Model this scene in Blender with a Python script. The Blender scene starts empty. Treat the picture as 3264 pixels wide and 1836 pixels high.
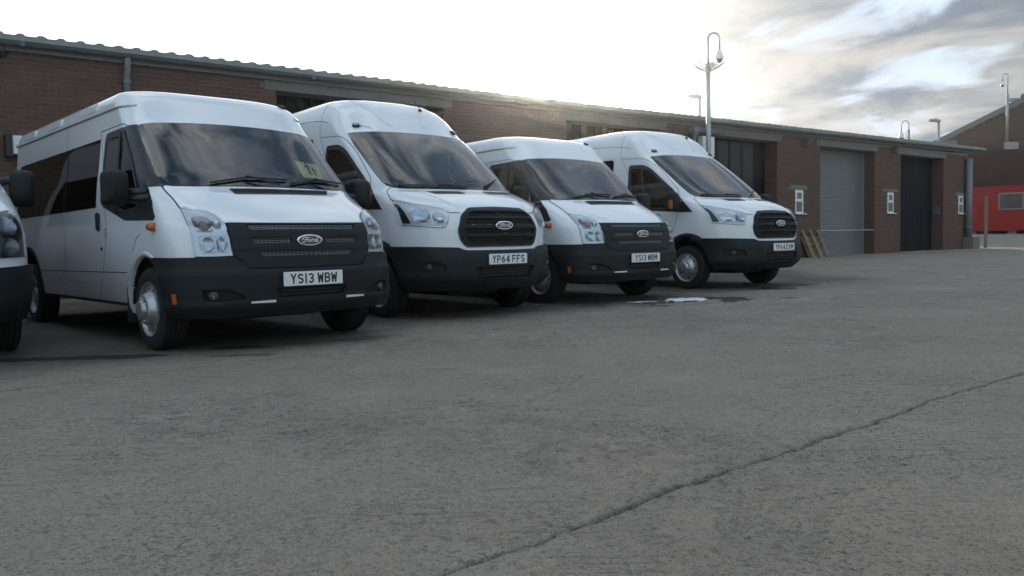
import bpy, bmesh, math, random
from mathutils import Vector, Matrix
from mathutils.geometry import delaunay_2d_cdt
import numpy as np
R=math.radians
rnd=random.Random(7)
SC=bpy.context.scene
COL=SC.collection

# ------------------------------------------------------------------ camera
CAM_H=.828; PITCH=.0576; ROLL=.0203; FOC=2640.4/3264.
cam=bpy.data.cameras.new('camera'); camo=bpy.data.objects.new('camera',cam); COL.objects.link(camo)
cam.sensor_fit='HORIZONTAL'; cam.sensor_width=36; cam.lens=36*FOC; cam.clip_start=.05; cam.clip_end=5000
camo.matrix_world=Matrix.Translation((0,0,CAM_H)) @ Matrix.Rotation(math.pi/2-PITCH,4,'X') @ Matrix.Rotation(-ROLL,4,'Z')
SC.camera=camo
SC.view_settings.view_transform='Standard'; SC.view_settings.look='None'
SC.view_settings.gamma=1; SC.view_settings.use_curve_mapping=False
SC.view_settings.exposure=.72

# ------------------------------------------------------------------ sun and sky
SUN_AZ=R(1.98); SUN_EL=R(9.4)
sdir=Vector((math.sin(SUN_AZ)*math.cos(SUN_EL),math.cos(SUN_AZ)*math.cos(SUN_EL),math.sin(SUN_EL)))
sl=bpy.data.lights.new('sun','SUN'); sl.energy=3.0; sl.angle=R(1.2); sl.color=(1,.9,.74)
so=bpy.data.objects.new('sun',sl); COL.objects.link(so)
so.rotation_euler=sdir.to_track_quat('Z','Y').to_euler(); so.location=(0,0,30)
wd=bpy.data.worlds.new('World'); SC.world=wd; wd.use_nodes=True
SKS=2.4; SKO=(33.3,14.2,0)
def build_world():
    nt=wd.node_tree; N=nt.nodes; L=nt.links; N.clear()
    def nd(t,**k):
        n=N.new(t)
        for a,b in k.items(): setattr(n,a,b)
        return n
    def mth(op,a,b=None,c=None,clamp=False):
        n=nd('ShaderNodeMath',operation=op,use_clamp=clamp)
        for i,q in enumerate((a,b,c)):
            if q is None: continue
            if isinstance(q,(int,float)): n.inputs[i].default_value=q
            else: L.new(q,n.inputs[i])
        return n.outputs[0]
    def dot(vec,v):
        n=nd('ShaderNodeVectorMath',operation='DOT_PRODUCT'); L.new(vec,n.inputs[0]); n.inputs[1].default_value=v; return n.outputs['Value']
    def ramp(f,a,b):
        n=nd('ShaderNodeMapRange',interpolation_type='SMOOTHSTEP'); L.new(f,n.inputs[0]); n.inputs[1].default_value=a; n.inputs[2].default_value=b; return n.outputs[0]
    def mix(f,a,b):
        n=nd('ShaderNodeMix',data_type='RGBA'); 
        if isinstance(f,(int,float)): n.inputs[0].default_value=f
        else: L.new(f,n.inputs[0])
        for i,q in ((6,a),(7,b)):
            if isinstance(q,tuple): n.inputs[i].default_value=q+(1,)
            else: L.new(q,n.inputs[i])
        return n.outputs[2]
    tc=nd('ShaderNodeTexCoord'); d=tc.outputs['Generated']
    sky=nd('ShaderNodeTexSky',sky_type='NISHITA',sun_disc=False); sky.sun_elevation=SUN_EL; sky.sun_rotation=SUN_AZ
    sky.air_density=1.3; sky.dust_density=2.0
    dz=mth('ADD',mth('ABSOLUTE',dot(d,(0,0,1))),.16)
    cx=mth('DIVIDE',dot(d,(1,0,0)),dz); cy=mth('DIVIDE',dot(d,(0,1,0)),dz)
    cv=nd('ShaderNodeCombineXYZ'); L.new(mth('MULTIPLY',cx,1.12),cv.inputs[0]); L.new(mth('MULTIPLY',mth('ADD',cy,mth('MULTIPLY',cx,.30)),.92),cv.inputs[1])
    def noise(sc,det,rough,off,dist=0):
        m=nd('ShaderNodeVectorMath',operation='ADD'); L.new(cv.outputs[0],m.inputs[0]); m.inputs[1].default_value=off
        n=nd('ShaderNodeTexNoise'); n.inputs['Scale'].default_value=sc; n.inputs['Detail'].default_value=det; n.inputs['Roughness'].default_value=rough
        n.inputs['Distortion'].default_value=dist
        L.new(m.outputs[0],n.inputs['Vector']); return n.outputs[0]
    n1=noise(SKS,8,.56,SKO,.5); n2=noise(1.7,7,.58,(9.3,4.1,2),.4); n3=noise(.9,5,.5,(5.5,8.8,5))
    low=ramp(dot(d,(0,0,1)),.45,.02)          # more cover towards the horizon
    sd=dot(d,tuple(sdir))
    anti=ramp(sd,.88,-.25)
    dz0=dot(d,(0,0,1)); zen=ramp(dz0,.45,.8)
    cover=ramp(mth('SUBTRACT',mth('ADD',n1,mth('MULTIPLY',low,.14)),mth('MULTIPLY',anti,.03)),.43,.60)
    sdp=mth('MAXIMUM',sd,0)
    g_wide=mth('POWER',sdp,5.0); g_mid=mth('POWER',sdp,30.); g_core=mth('POWER',sdp,500.)
    # the thin bright cloud bank left of the sun
    left=mth('MULTIPLY',ramp(dot(d,(-.36,.933,.0)),.84,.955),ramp(dz0,.62,.30))
    back=ramp(dot(d,(0,1,0)),-.2,.5)
    #                                 # clouds facing the sun are lit from the front
    thick=ramp(n2,.38,.62)
    ccol=mix(thick,(1.12,1.10,1.06),(.42,.52,.66))
    cback=mix(thick,(1.12,1.10,1.02),(.52,.62,.72))
    ccol=mix(anti,ccol,cback)
    cc=nd('ShaderNodeVectorMath',operation='SCALE'); L.new(ccol,cc.inputs[0])
    lum=mth('ADD',mth('ADD',2.9,mth('MULTIPLY',g_wide,.7)),mth('ADD',mth('MULTIPLY',anti,2.6),mth('MULTIPLY',zen,7.0)))
    L.new(lum,cc.inputs['Scale'])
    skb=nd('ShaderNodeVectorMath',operation='MULTIPLY'); L.new(sky.outputs[0],skb.inputs[0]); skb.inputs[1].default_value=(.66,.82,1.0)
    skyc=mix(ramp(sd,.70,.95),skb.outputs[0],(3.0,3.6,4.5))
    sc_=nd('ShaderNodeVectorMath',operation='SCALE'); L.new(skyc,sc_.inputs[0]); L.new(mth('ADD',1.45,mth('MULTIPLY',anti,1.0)),sc_.inputs['Scale'])
    c1=mix(cover,sc_.outputs[0],cc.outputs[0])
    def addc(base,f,col):
        s=nd('ShaderNodeVectorMath',operation='SCALE'); s.inputs[0].default_value=col; L.new(f,s.inputs['Scale'])
        a=nd('ShaderNodeVectorMath',operation='ADD'); L.new(base,a.inputs[0]); L.new(s.outputs[0],a.inputs[1]); return a.outputs[0]
    c2=addc(c1,mth('MULTIPLY',g_mid,mth('ADD',.2,mth('MULTIPLY',n3,.9))),(1.7,1.68,1.65))
    c3=addc(c2,g_core,(1000,900,740))
    c4=addc(c3,mth('MULTIPLY',left,back),(6,6,6))
    bg=nd('ShaderNodeBackground'); bg.inputs['Strength'].default_value=.1; L.new(c4,bg.inputs[0])
    o=nd('ShaderNodeOutputWorld'); L.new(bg.outputs[0],o.inputs[0])
build_world()

# ------------------------------------------------------------------ materials
def mat(name,col,rough=.5,metal=0,coat=0,spec=.5,noise=0,nscale=20,bump=0,bscale=60,vcol=False,dirt=0,dcol=(.05,.045,.04),emit=None,crough=.03):
    m=bpy.data.materials.new(name); m.use_nodes=True; nt=m.node_tree; N=nt.nodes; L=nt.links
    b=N['Principled BSDF']; b.inputs['Base Color'].default_value=tuple(col)+(1,); b.inputs['Roughness'].default_value=rough
    b.inputs['Metallic'].default_value=metal; b.inputs['Coat Weight'].default_value=coat; b.inputs['Coat Roughness'].default_value=crough
    b.inputs['Specular IOR Level'].default_value=spec
    tc=N.new('ShaderNodeTexCoord'); v=tc.outputs['Object']; cur=None
    if noise or dirt:
        n=N.new('ShaderNodeTexNoise'); n.inputs['Scale'].default_value=nscale; n.inputs['Detail'].default_value=6; L.new(v,n.inputs['Vector'])
        mx=N.new('ShaderNodeMix'); mx.data_type='RGBA'
        mx.inputs[6].default_value=tuple(c*(1-noise) for c in col)+(1,); mx.inputs[7].default_value=tuple(min(1,c*(1+noise)) for c in col)+(1,)
        L.new(n.outputs[0],mx.inputs[0]); cur=mx.outputs[2]
    if vcol:
        a=N.new('ShaderNodeAttribute'); a.attribute_name='tint'
        oi=N.new('ShaderNodeObjectInfo')
        ad=N.new('ShaderNodeMath'); ad.operation='ADD'; L.new(a.outputs['Fac'],ad.inputs[0]); L.new(oi.outputs['Random'],ad.inputs[1])
        fr=N.new('ShaderNodeMath'); fr.operation='FRACT'; L.new(ad.outputs[0],fr.inputs[0])
        cr=N.new('ShaderNodeValToRGB'); e=cr.color_ramp.elements
        e[0].color=tuple(c*.72 for c in col)+(1,); e[1].color=tuple(c*1.25 for c in col)+(1,)
        e2=e.new(.55); e2.color=(col[0]*1.05,col[1]*.92,col[2]*.85,1)
        L.new(fr.outputs[0],cr.inputs[0])
        if cur:
            m2=N.new('ShaderNodeMix'); m2.data_type='RGBA'; m2.inputs[0].default_value=.6; L.new(cur,m2.inputs[6]); L.new(cr.outputs[0],m2.inputs[7]); cur=m2.outputs[2]
        else: cur=cr.outputs[0]
    if dirt:
        n=N.new('ShaderNodeTexNoise'); n.inputs['Scale'].default_value=1.7; n.inputs['Detail'].default_value=8; n.inputs['Roughness'].default_value=.65
        gp=N.new('ShaderNodeNewGeometry'); L.new(gp.outputs['Position'],n.inputs['Vector'])
        rp=N.new('ShaderNodeMapRange'); rp.inputs[1].default_value=.42; rp.inputs[2].default_value=.75; rp.inputs[4].default_value=dirt; L.new(n.outputs[0],rp.inputs[0])
        m3=N.new('ShaderNodeMix'); m3.data_type='RGBA'; L.new(rp.outputs[0],m3.inputs[0]); L.new(cur,m3.inputs[6]); m3.inputs[7].default_value=tuple(dcol)+(1,); cur=m3.outputs[2]
    if cur: L.new(cur,b.inputs['Base Color'])
    if bump:
        n=N.new('ShaderNodeTexNoise'); n.inputs['Scale'].default_value=bscale; n.inputs['Detail'].default_value=4; L.new(v,n.inputs['Vector'])
        bp=N.new('ShaderNodeBump'); bp.inputs['Strength'].default_value=bump; bp.inputs['Distance'].default_value=.01; L.new(n.outputs[0],bp.inputs['Height']); L.new(bp.outputs[0],b.inputs['Normal'])
    return m
def glassmat(name,tint,ior=1.5,rough=.0):
    m=bpy.data.materials.new(name); m.use_nodes=True; nt=m.node_tree; N=nt.nodes; L=nt.links; N.clear()
    t=N.new('ShaderNodeBsdfTransparent'); t.inputs[0].default_value=tuple(tint)+(1,)
    g=N.new('ShaderNodeBsdfGlossy'); g.inputs['Roughness'].default_value=rough; g.inputs[0].default_value=(1,1,1,1)
    f=N.new('ShaderNodeFresnel'); f.inputs[0].default_value=ior
    x=N.new('ShaderNodeMixShader'); L.new(f.outputs[0],x.inputs[0]); L.new(t.outputs[0],x.inputs[1]); L.new(g.outputs[0],x.inputs[2])
    o=N.new('ShaderNodeOutputMaterial'); L.new(x.outputs[0],o.inputs[0]); return m
M={}
def paint():
    m=mat('white_paint',(.74,.76,.78),.32,coat=1.0,noise=.015,nscale=3,crough=.04)
    nt=m.node_tree; N=nt.nodes; L=nt.links; b=N['Principled BSDF']
    # road film: thin grey dirt that thickens towards the sills
    tc=N.new('ShaderNodeTexCoord'); sp=N.new('ShaderNodeSeparateXYZ'); L.new(tc.outputs['Object'],sp.inputs[0])
    n=N.new('ShaderNodeTexNoise'); n.inputs['Scale'].default_value=2.5; n.inputs['Detail'].default_value=3; L.new(tc.outputs['Object'],n.inputs['Vector'])
    a=N.new('ShaderNodeMath'); a.operation='MULTIPLY_ADD'; L.new(n.outputs[0],a.inputs[0]); a.inputs[1].default_value=-.22; L.new(sp.outputs[2],a.inputs[2])
    r=N.new('ShaderNodeMapRange'); r.interpolation_type='SMOOTHSTEP'; r.inputs[1].default_value=.85; r.inputs[2].default_value=.05; r.inputs[4].default_value=.68; L.new(a.outputs[0],r.inputs[0])
    mx=N.new('ShaderNodeMix'); mx.data_type='RGBA'; L.new(r.outputs[0],mx.inputs[0])
    src=b.inputs['Base Color'].links[0].from_socket; L.new(src,mx.inputs[6]); mx.inputs[7].default_value=(.17,.16,.145,1); L.new(mx.outputs[2],b.inputs['Base Color'])
    r2=N.new('ShaderNodeMapRange'); r2.inputs[3].default_value=.03; r2.inputs[4].default_value=.35; r2.inputs[2].default_value=.5; L.new(r.outputs[0],r2.inputs[0]); L.new(r2.outputs[0],b.inputs['Coat Roughness'])
    return m
M['paint']=paint()
M['plastic']=mat('dark_grey_plastic',(.010,.013,.015),.58,spec=.3,noise=.12,nscale=9,bump=.12,bscale=500)
M['black']=mat('black_plastic',(.012,.013,.015),.45)
M['pillar']=mat('black_pillar_film',(.02,.021,.024),.3)
M['gap']=mat('panel_gap_black',(.006,.006,.007),.8)
M['rubber']=mat('tyre_rubber',(.010,.010,.010),.85,noise=.35,nscale=12,bump=.2,bscale=90)
M['steel']=mat('wheel_steel',(.42,.43,.44),.38,metal=.75,noise=.25,nscale=14,bump=.1)
M['chrome']=mat('chrome',(.8,.8,.82),.12,metal=1)
M['reflector']=mat('lamp_reflector',(.40,.42,.45),.25,metal=1)
M['fog']=mat('fog_lamp_glass',(.16,.17,.18),.25,metal=.6)
M['lampin']=mat('lamp_silver_plastic',(.72,.75,.79),.34,metal=.3)
M['mirror']=mat('mirror_housing_black',(.008,.009,.010),.6,spec=.3)
M['wire']=mat('grille_wire',(.27,.28,.30),.35,metal=.6)
M['wsglass']=glassmat('windscreen_glass',(.78,.82,.82),1.8)
M['sideglass']=glassmat('door_glass',(.42,.47,.47),1.6)
M['tint']=glassmat('dark_tinted_glass',(.03,.04,.05),1.30)
M['lens']=glassmat('clear_lens',(.93,.95,.97),1.42)
M['orange']=mat('amber_lens',(.42,.10,.015),.25,coat=.6)
M['bulbamber']=mat('amber_bulb',(.36,.20,.15),.25)
M['liner']=mat('interior_trim_grey',(.03,.032,.035),.9)
M['seat']=mat('seat_fabric_dark',(.03,.034,.045),.9,noise=.2,nscale=30)
M['plate']=mat('number_plate_white',(.72,.73,.73),.35)
M['ink']=mat('number_plate_black',(.008,.008,.009),.4)
M['navy']=mat('badge_navy',(.012,.022,.06),.15,coat=1)
M['yellow']=mat('sign_yellow',(.95,.84,.36),.5)
M['paper']=mat('paper_white',(.7,.7,.68),.6)
M['grey']=mat('galvanised_grey',(.33,.35,.37),.45,metal=.5,noise=.15,nscale=8)

# ------------------------------------------------------------------ object helpers
def setp(o,label=None,cat=None,group=None,kind=None):
    if label: o['label']=label
    if cat: o['category']=cat
    if group: o['group']=group
    if kind: o['kind']=kind
    return o
def empty(name,label,cat,loc=(0,0,0),rz=0,group=None):
    o=bpy.data.objects.new(name,None); COL.objects.link(o); o.location=loc; o.rotation_euler=(0,0,rz); o.empty_display_size=.1
    return setp(o,label,cat,group)
def link(name,me,parent=None,mats=None):
    o=bpy.data.objects.new(name,me); COL.objects.link(o)
    if parent: o.parent=parent
    return o
def mesh(name,V,F,m,parent=None,smooth=False,normals=None,angle=None):
    me=bpy.data.meshes.new(name); me.from_pydata([tuple(v) for v in V],[],F)
    for q in (m if isinstance(m,(list,tuple)) else [m]): me.materials.append(q)
    if smooth: me.shade_smooth()
    if angle is not None:
        me.shade_smooth(); me.set_sharp_from_angle(angle=R(angle))
    if normals is not None: me.normals_split_custom_set_from_vertices(normals)
    me.update()
    return link(name,me,parent)
class MB:
    """collects simple solids into one mesh"""
    def __init__(s): s.V=[];s.F=[];s.T=[]
    def add(s,V,F,t=0):
        n=len(s.V); s.V+= [tuple(v) for v in V]; s.F+=[[n+i for i in f] for f in F]; s.T+=[t]*len(F); return s
    def box(s,x0,x1,y0,y1,z0,z1,t=0,Mx=None):
        V=[Vector((x,y,z)) for x in (x0,x1) for y in (y0,y1) for z in (z0,z1)]
        if Mx: V=[Mx@v for v in V]
        return s.add(V,[(0,1,3,2),(4,6,7,5),(0,4,5,1),(2,3,7,6),(0,2,6,4),(1,5,7,3)],t)
    def tube(s,pts,r,n=8,cap=True):
        pts=[Vector(p) for p in pts]; rs=r if isinstance(r,(list,tuple)) else [r]*len(pts)
        V=[];F=[]
        up=Vector((0,0,1)); prev=None
        for i,p in enumerate(pts):
            t=(pts[min(i+1,len(pts)-1)]-pts[max(i-1,0)]).normalized()
            if prev is None:
                a=t.cross(up) if abs(t.dot(up))<.95 else t.cross(Vector((1,0,0)))
            else: a=prev-t*prev.dot(t)
            a.normalize(); prev=a; b=t.cross(a)
            for k in range(n):
                q=2*math.pi*k/n; V.append(p+(a*math.cos(q)+b*math.sin(q))*rs[i])
        for i in range(len(pts)-1):
            for k in range(n):
                F.append((i*n+k,i*n+(k+1)%n,(i+1)*n+(k+1)%n,(i+1)*n+k))
        if cap: F+= [tuple(range(n-1,-1,-1)),tuple((len(pts)-1)*n+k for k in range(n))]
        return s.add(V,F)
    def build(s,name,m,parent=None,smooth=False,angle=None,tint=False,bevel=0,seg=2):
        o=mesh(name,s.V,s.F,m,parent,smooth,angle=angle)
        if tint:
            at=o.data.attributes.new('tint','FLOAT','FACE'); at.data.foreach_set('value',s.T)
        if bevel:
            bm=bmesh.new(); bm.from_mesh(o.data); bmesh.ops.remove_doubles(bm,verts=bm.verts,dist=1e-5)
            bmesh.ops.recalc_face_normals(bm,faces=bm.faces)
            bmesh.ops.bevel(bm,geom=bm.edges[:],offset=bevel,segments=seg,affect='EDGES',clamp_overlap=True)
            bm.to_mesh(o.data); bm.free(); o.data.shade_smooth(); o.data.set_sharp_from_angle(angle=R(35))
        return o
def lathe(prof,n=32,axis='y'):
    """prof: (axial, radius)"""
    V=[];F=[]
    for a,r in prof:
        for k in range(n):
            q=2*math.pi*k/n; V.append((r*math.cos(q),a,r*math.sin(q)))
    for i in range(len(prof)-1):
        for k in range(n): F.append((i*n+k,i*n+(k+1)%n,(i+1)*n+(k+1)%n,(i+1)*n+k))
    return V,F
def inpoly(p,poly):
    x,y=p; c=False; j=len(poly)-1
    for i in range(len(poly)):
        xi,yi=poly[i]; xj,yj=poly[j]
        if (yi>y)!=(yj>y) and x<(xj-xi)*(y-yi)/(yj-yi+1e-30)+xi: c=not c
        j=i
    return c
def rounded(poly,r,n=4):
    out=[]; m=len(poly)
    rr=r if isinstance(r,(list,tuple)) else [r]*m
    for i in range(m):
        a=Vector(poly[i-1]);b=Vector(poly[i]);c=Vector(poly[(i+1)%m])
        d1=(a-b);d2=(c-b);q=min(rr[i],d1.length*.48,d2.length*.48)
        if q<=1e-5: out.append(tuple(b)); continue
        p1=b+d1.normalized()*q;p2=b+d2.normalized()*q
        for k in range(n+1):
            t=k/n; out.append(tuple(p1*(1-t)**2+b*2*t*(1-t)+p2*t*t))
    return out
def refine(poly,res):
    out=[]
    for i in range(len(poly)):
        a=Vector(poly[i]);b=Vector(poly[(i+1)%len(poly)]); n=max(1,int(math.ceil((b-a).length/res)))
        for k in range(n): out.append(tuple(a+(b-a)*k/n))
    return out
def cdt(poly,holes=(),res=.03):
    poly=refine(poly,res); holes=[refine(h,res) for h in holes]
    V=list(poly); E=[(i,(i+1)%len(poly)) for i in range(len(poly))]
    for h in holes:
        n=len(V); V+=h; E+=[(n+i,n+(i+1)%len(h)) for i in range(len(h))]
    B=np.array(V)
    xs=[p[0] for p in poly]; ys=[p[1] for p in poly]
    x=min(xs)+res*.5
    while x<max(xs):
        y=min(ys)+res*.5
        while y<max(ys):
            if inpoly((x,y),poly) and not any(inpoly((x,y),h) for h in holes):
                if np.min((B[:,0]-x)**2+(B[:,1]-y)**2)>(res*.45)**2: V.append((x,y))
            y+=res
        x+=res
    r=delaunay_2d_cdt([Vector(v) for v in V],E,[],0,1e-7)
    vv=[(v.x,v.y) for v in r[0]]; F=[]
    for f in r[2]:
        c=(sum(vv[i][0] for i in f)/len(f),sum(vv[i][1] for i in f)/len(f))
        if inpoly(c,poly) and not any(inpoly(c,h) for h in holes): F.append(tuple(f))
    return vv,F
def patch_geo(poly,mp,off=.003,holes=(),res=.03,skirt=.01,disp=None,sk=True):
    """mp(u,v)->(point, normal). returns V,F with folded edges"""
    vv,F=cdt(poly,holes,res)
    V=[];Nn=[];G=[]
    for u,v in vv:
        p,n=mp(u,v); d=off+(disp(u,v) if disp else 0)
        V.append(p+n*d); Nn.append((p,n,d))
    # orientation
    if F:
        f=F[len(F)//2]; a,b,c=V[f[0]],V[f[1]],V[f[2]]
        if (b-a).cross(c-a).dot(Nn[f[0]][1])<0: F=[tuple(reversed(f)) for f in F]
    if skirt:
        cnt={}
        for f in F:
            for i in range(len(f)):
                e=(f[i],f[(i+1)%len(f)]); cnt[e]=1
        bd=[e for e in cnt if (e[1],e[0]) not in cnt]
        mpv={}
        for e in bd:
            for i in e:
                if i not in mpv:
                    p,n,d=Nn[i]; mpv[i]=(len(V),len(V)+1); V.append(p+n*d); V.append(p+n*(d-skirt))
        for a,b in bd: F.append((mpv[b][0],mpv[a][0],mpv[a][1],mpv[b][1]))
    return V,F
def patch(name,poly,mp,m,parent,off=.003,holes=(),res=.03,skirt=.01,disp=None):
    V,F=patch_geo(poly,mp,off,holes,res,skirt,disp)
    return mesh(name,V,F,m,parent,smooth=True)
def tag_copy(root,loc,rz,label,group=None):
    """copy of a thing with its parts and sub-parts"""
    def cp(o,par):
        c=o.copy(); COL.objects.link(c); c.parent=par
        for ch in o.children: cp(ch,c)
        return c
    r=cp(root,None); r.location=loc; r.rotation_euler=(0,0,rz); r['label']=label
    if group: r['group']=group
    return r
# ------------------------------------------------------------------ van bodies: outlines as measured
import math
class Curve:
    """monotone cubic through points"""
    def __init__(s,xs,ys):
        s.x=list(xs); s.y=list(ys); n=len(xs)
        h=[xs[i+1]-xs[i] for i in range(n-1)]; d=[(ys[i+1]-ys[i])/h[i] for i in range(n-1)]
        m=[d[0]]+[0]*(n-2)+[d[-1]]
        for i in range(1,n-1):
            if d[i-1]*d[i]>0:
                w1=2*h[i]+h[i-1]; w2=h[i]+2*h[i-1]
                m[i]=(w1+w2)/(w1/d[i-1]+w2/d[i])
        s.m=m
    def __call__(s,t):
        x=s.x
        if t<=x[0]: return s.y[0]
        if t>=x[-1]: return s.y[-1]
        lo,hi=0,len(x)-1
        while hi-lo>1:
            k=(lo+hi)//2
            if x[k]<=t: lo=k
            else: hi=k
        h=x[hi]-x[lo]; u=(t-x[lo])/h
        return ((1+2*u)*(1-u)**2*s.y[lo]+u*(1-u)**2*h*s.m[lo]+u*u*(3-2*u)*s.y[hi]+u*u*(u-1)*h*s.m[hi])
class Shell:
    def __init__(s,rings,xr):
        # ring: z, xf, w, L, a, b
        z=[r[0] for r in rings]
        s.zs=z; s.xf,s.w,s.L,s.a,s.b=[Curve(z,[r[k] for r in rings]) for k in range(1,6)]
        s.xr=xr
    def front(s,y,z):
        w=s.w(z); u=min(abs(y)/w,1.0)
        return s.xf(z)+s.L(z)*(1-(max(0,1-u**s.a(z)))**(1/s.b(z)))
    def side(s,x,z):
        w=s.w(z); v=min(max((x-s.xf(z))/s.L(z),0),1)
        return w*(max(0,1-(1-v)**s.b(z)))**(1/s.a(z))
    def fp(s,y,z): return (s.front(y,z),y,z)
    def sp(s,x,z,sg=1): return (x,sg*s.side(x,z),z)
OLD=[(.28,.07,.92,.55,2.2,3),(.34,.035,.945,.57,2.2,3),(.45,.01,.955,.58,2.2,3),(.60,.0,.963,.6,2.2,3),(.75,.02,.965,.6,2.2,3),(.87,.04,.966,.6,2.2,2.9),(.96,.07,.965,.6,2.3,2.8),(1.0,.105,.963,.6,2.4,2.7),
 (1.06,.195,.96,.56,2.6,2.5),(1.15,.365,.955,.48,2.8,2.4),(1.24,.56,.949,.40,3.0,2.2),(1.31,.72,.943,.30,3.2,2.1),(1.40,.81,.934,.28,3.4,2.1),(1.6,1.025,.906,.27,3.7,2.2),(1.8,1.24,.882,.27,4,2.4),(1.93,1.385,.868,.27,4,2.4),(2.0,1.45,.861,.27,4,2.4),
 (2.08,1.52,.853,.27,4,2.4),(2.14,1.58,.838,.27,4,2.4),(2.18,1.64,.815,.28,4,2.4),(2.22,1.73,.765,.3,4,2.4),(2.25,1.85,.68,.35,4,2.4),(2.275,2.03,.54,.4,3.5,2.4),(2.29,2.3,.36,.4,3,2.2),(2.30,2.9,.04,.4,2.5,2)]
NEW=[(.30,.10,.95,.75,2.5,2.5),(.36,.05,.975,.8,2.5,2.5),(.48,.0,.988,.82,2.5,2.5),(.62,.0,.995,.85,2.5,2.5),(.78,.04,1.0,.85,2.5,2.5),(.95,.04,1.0,.85,2.5,2.5),(1.05,.07,.998,.85,2.5,2.5),(1.13,.12,.994,.82,2.5,2.5),(1.17,.16,.992,.80,2.5,2.5),(1.23,.25,.988,.75,2.6,2.4),(1.29,.39,.983,.68,2.8,2.3),(1.35,.58,.979,.58,3.0,2.2),(1.405,.77,.974,.48,3.2,2.1),
 (1.5,.89,.964,.42,3.3,2.1),(1.7,1.155,.94,.36,3.3,2.2),(1.9,1.42,.915,.34,3.3,2.3),(2.05,1.625,.898,.34,3.3,2.3),(2.17,1.79,.883,.34,3.3,2.3),(2.3,1.92,.86,.34,3.2,2.3),(2.4,2.01,.835,.35,3.1,2.3),(2.48,2.10,.80,.38,3,2.3),(2.55,2.20,.745,.42,3,2.3),(2.6,2.32,.67,.46,3,2.3),(2.64,2.5,.56,.5,3,2.3),(2.67,2.8,.41,.5,3,2.2),(2.69,3.6,.04,.5,2.5,2)]
old=Shell(OLD,5.5); new=Shell(NEW,6.35)

def _deriv(fn,u,v,e=1e-3):
    p=Vector(fn(u,v)); a=(Vector(fn(u+e,v))-Vector(fn(u-e,v))); b=(Vector(fn(u,v+e))-Vector(fn(u,v-e)))
    return p,a,b
class Van:
    QS=1.2
    def __init__(s,sh): s.sh=sh
    def wrapf(s,q,z):
        """q: -1..1 round the nose, beyond runs back along the side"""
        sh=s.sh; sg=1 if q>=0 else -1; q=abs(q)/s.QS
        w=sh.w(z); L=sh.L(z); xf=sh.xf(z)
        if q<=1:
            ph=q*math.pi/2; y=w*math.sin(ph)**(2/sh.a(z)); x=xf+L*(1-math.cos(ph)**(2/sh.b(z)))
        else: y=w; x=xf+L+(q-1)*s.QS
        return (x,sg*y,z)
    def wrap(s,q,z):
        p,a,b=_deriv(s.wrapf,q,z,2e-3)
        n=a.cross(b)
        if n.length<1e-12: n=Vector((-1,0,0))
        n.normalize()
        if n.x>0 and abs(q)<.3: n=-n
        if abs(q)>=.3 and n.y*(1 if q>0 else -1)<0: n=-n
        return p,n
    def q_of_y(s,y,z):
        w=s.sh.w(z); u=min(abs(y)/w,1)**(s.sh.a(z)/2)
        return math.copysign(math.asin(min(1,u))/(math.pi/2)*s.QS,y)
    def q_of_x(s,x,z):
        v=(x-s.sh.xf(z))/s.sh.L(z)
        if v>=1: return s.QS*(1+ (x-s.sh.xf(z)-s.sh.L(z))/s.QS)
        return math.acos(max(0,1-v)**(s.sh.b(z)/2))/(math.pi/2)*s.QS
    def Q(s,pts): return [(s.q_of_y(y,z),z) for y,z in pts]
    def QX(s,pts,sg=1): return [(sg*s.q_of_x(x,z),z) for x,z in pts]
    def fmap(s,y,z): return s.wrap(s.q_of_y(y,z),z)
    def smap(s,sg):
        def f(x,z): return s.wrap(sg*s.q_of_x(x,z),z)
        return f
    def seams(s,name,paths,m,parent,width=.009,off=.0015,closed=False):
        """thin strips lying on the skin, paths in (q,z)"""
        o=None
        for pts in paths:
            V=[];F=[]; rp=[]
            for i in range(len(pts)-1):
                a=Vector(pts[i]);b=Vector(pts[i+1]); k=max(1,int((b-a).length/.03))
                rp+=[a+(b-a)*t/k for t in range(k)]
            rp.append(Vector(pts[-1]))
            P=[s.wrap(p.x,p.y) for p in rp]
            for i,(p,n) in enumerate(P):
                t=(P[min(i+1,len(P)-1)][0]-P[max(i-1,0)][0]).normalized(); c=n.cross(t).normalized()*width/2
                V.append(p+n*off-c); V.append(p+n*off+c)
            for i in range(len(P)-1): F.append((2*i,2*i+1,2*i+3,2*i+2))
            o=mesh(name,V,F,m,parent,smooth=True)
        return o

def shell_grid(van,step=.035):
    sh=van.sh; z0,z1=sh.zs[0],sh.zs[-1]
    zz=[z0]; z=z0; acc=0; e=.002
    while z<z1-1e-6:
        zn=min(z+e,z1); acc+=math.sqrt((zn-z)**2+(sh.xf(zn)-sh.xf(z))**2+(sh.w(zn)-sh.w(z))**2); z=zn
        if acc>=step: zz.append(z); acc=0
    if zz[-1]<z1: zz.append(z1)
    wref=sh.w(1.5)
    nq=40
    def ring(z):
        w=sh.w(z); L=sh.L(z); xf=sh.xf(z); pts=[]
        for i in range(nq+1): pts.append(Vector(van.wrapf(van.QS*i/nq,z)))
        xs=xf+L; shrink=max(0,(wref-w))*.55; xr=sh.xr-shrink; r=min(.09,w*.8)
        ns=int((sh.xr-.9)/.06)
        xa=xs; xb=xr-r
        for i in range(1,ns+1): pts.append(Vector((xa+(xb-xa)*i/ns,w,z)))
        for i in range(1,7):
            a=i/6*math.pi/2; pts.append(Vector((xb+r*math.sin(a),w-r+r*math.cos(a),z)))
        for i in range(1,13): pts.append(Vector((xr,(w-r)*(1-i/12),z)))
        return pts
    H=[ring(z) for z in zz]; nc=len(H[0])
    return zz,H,nc,nq
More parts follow.
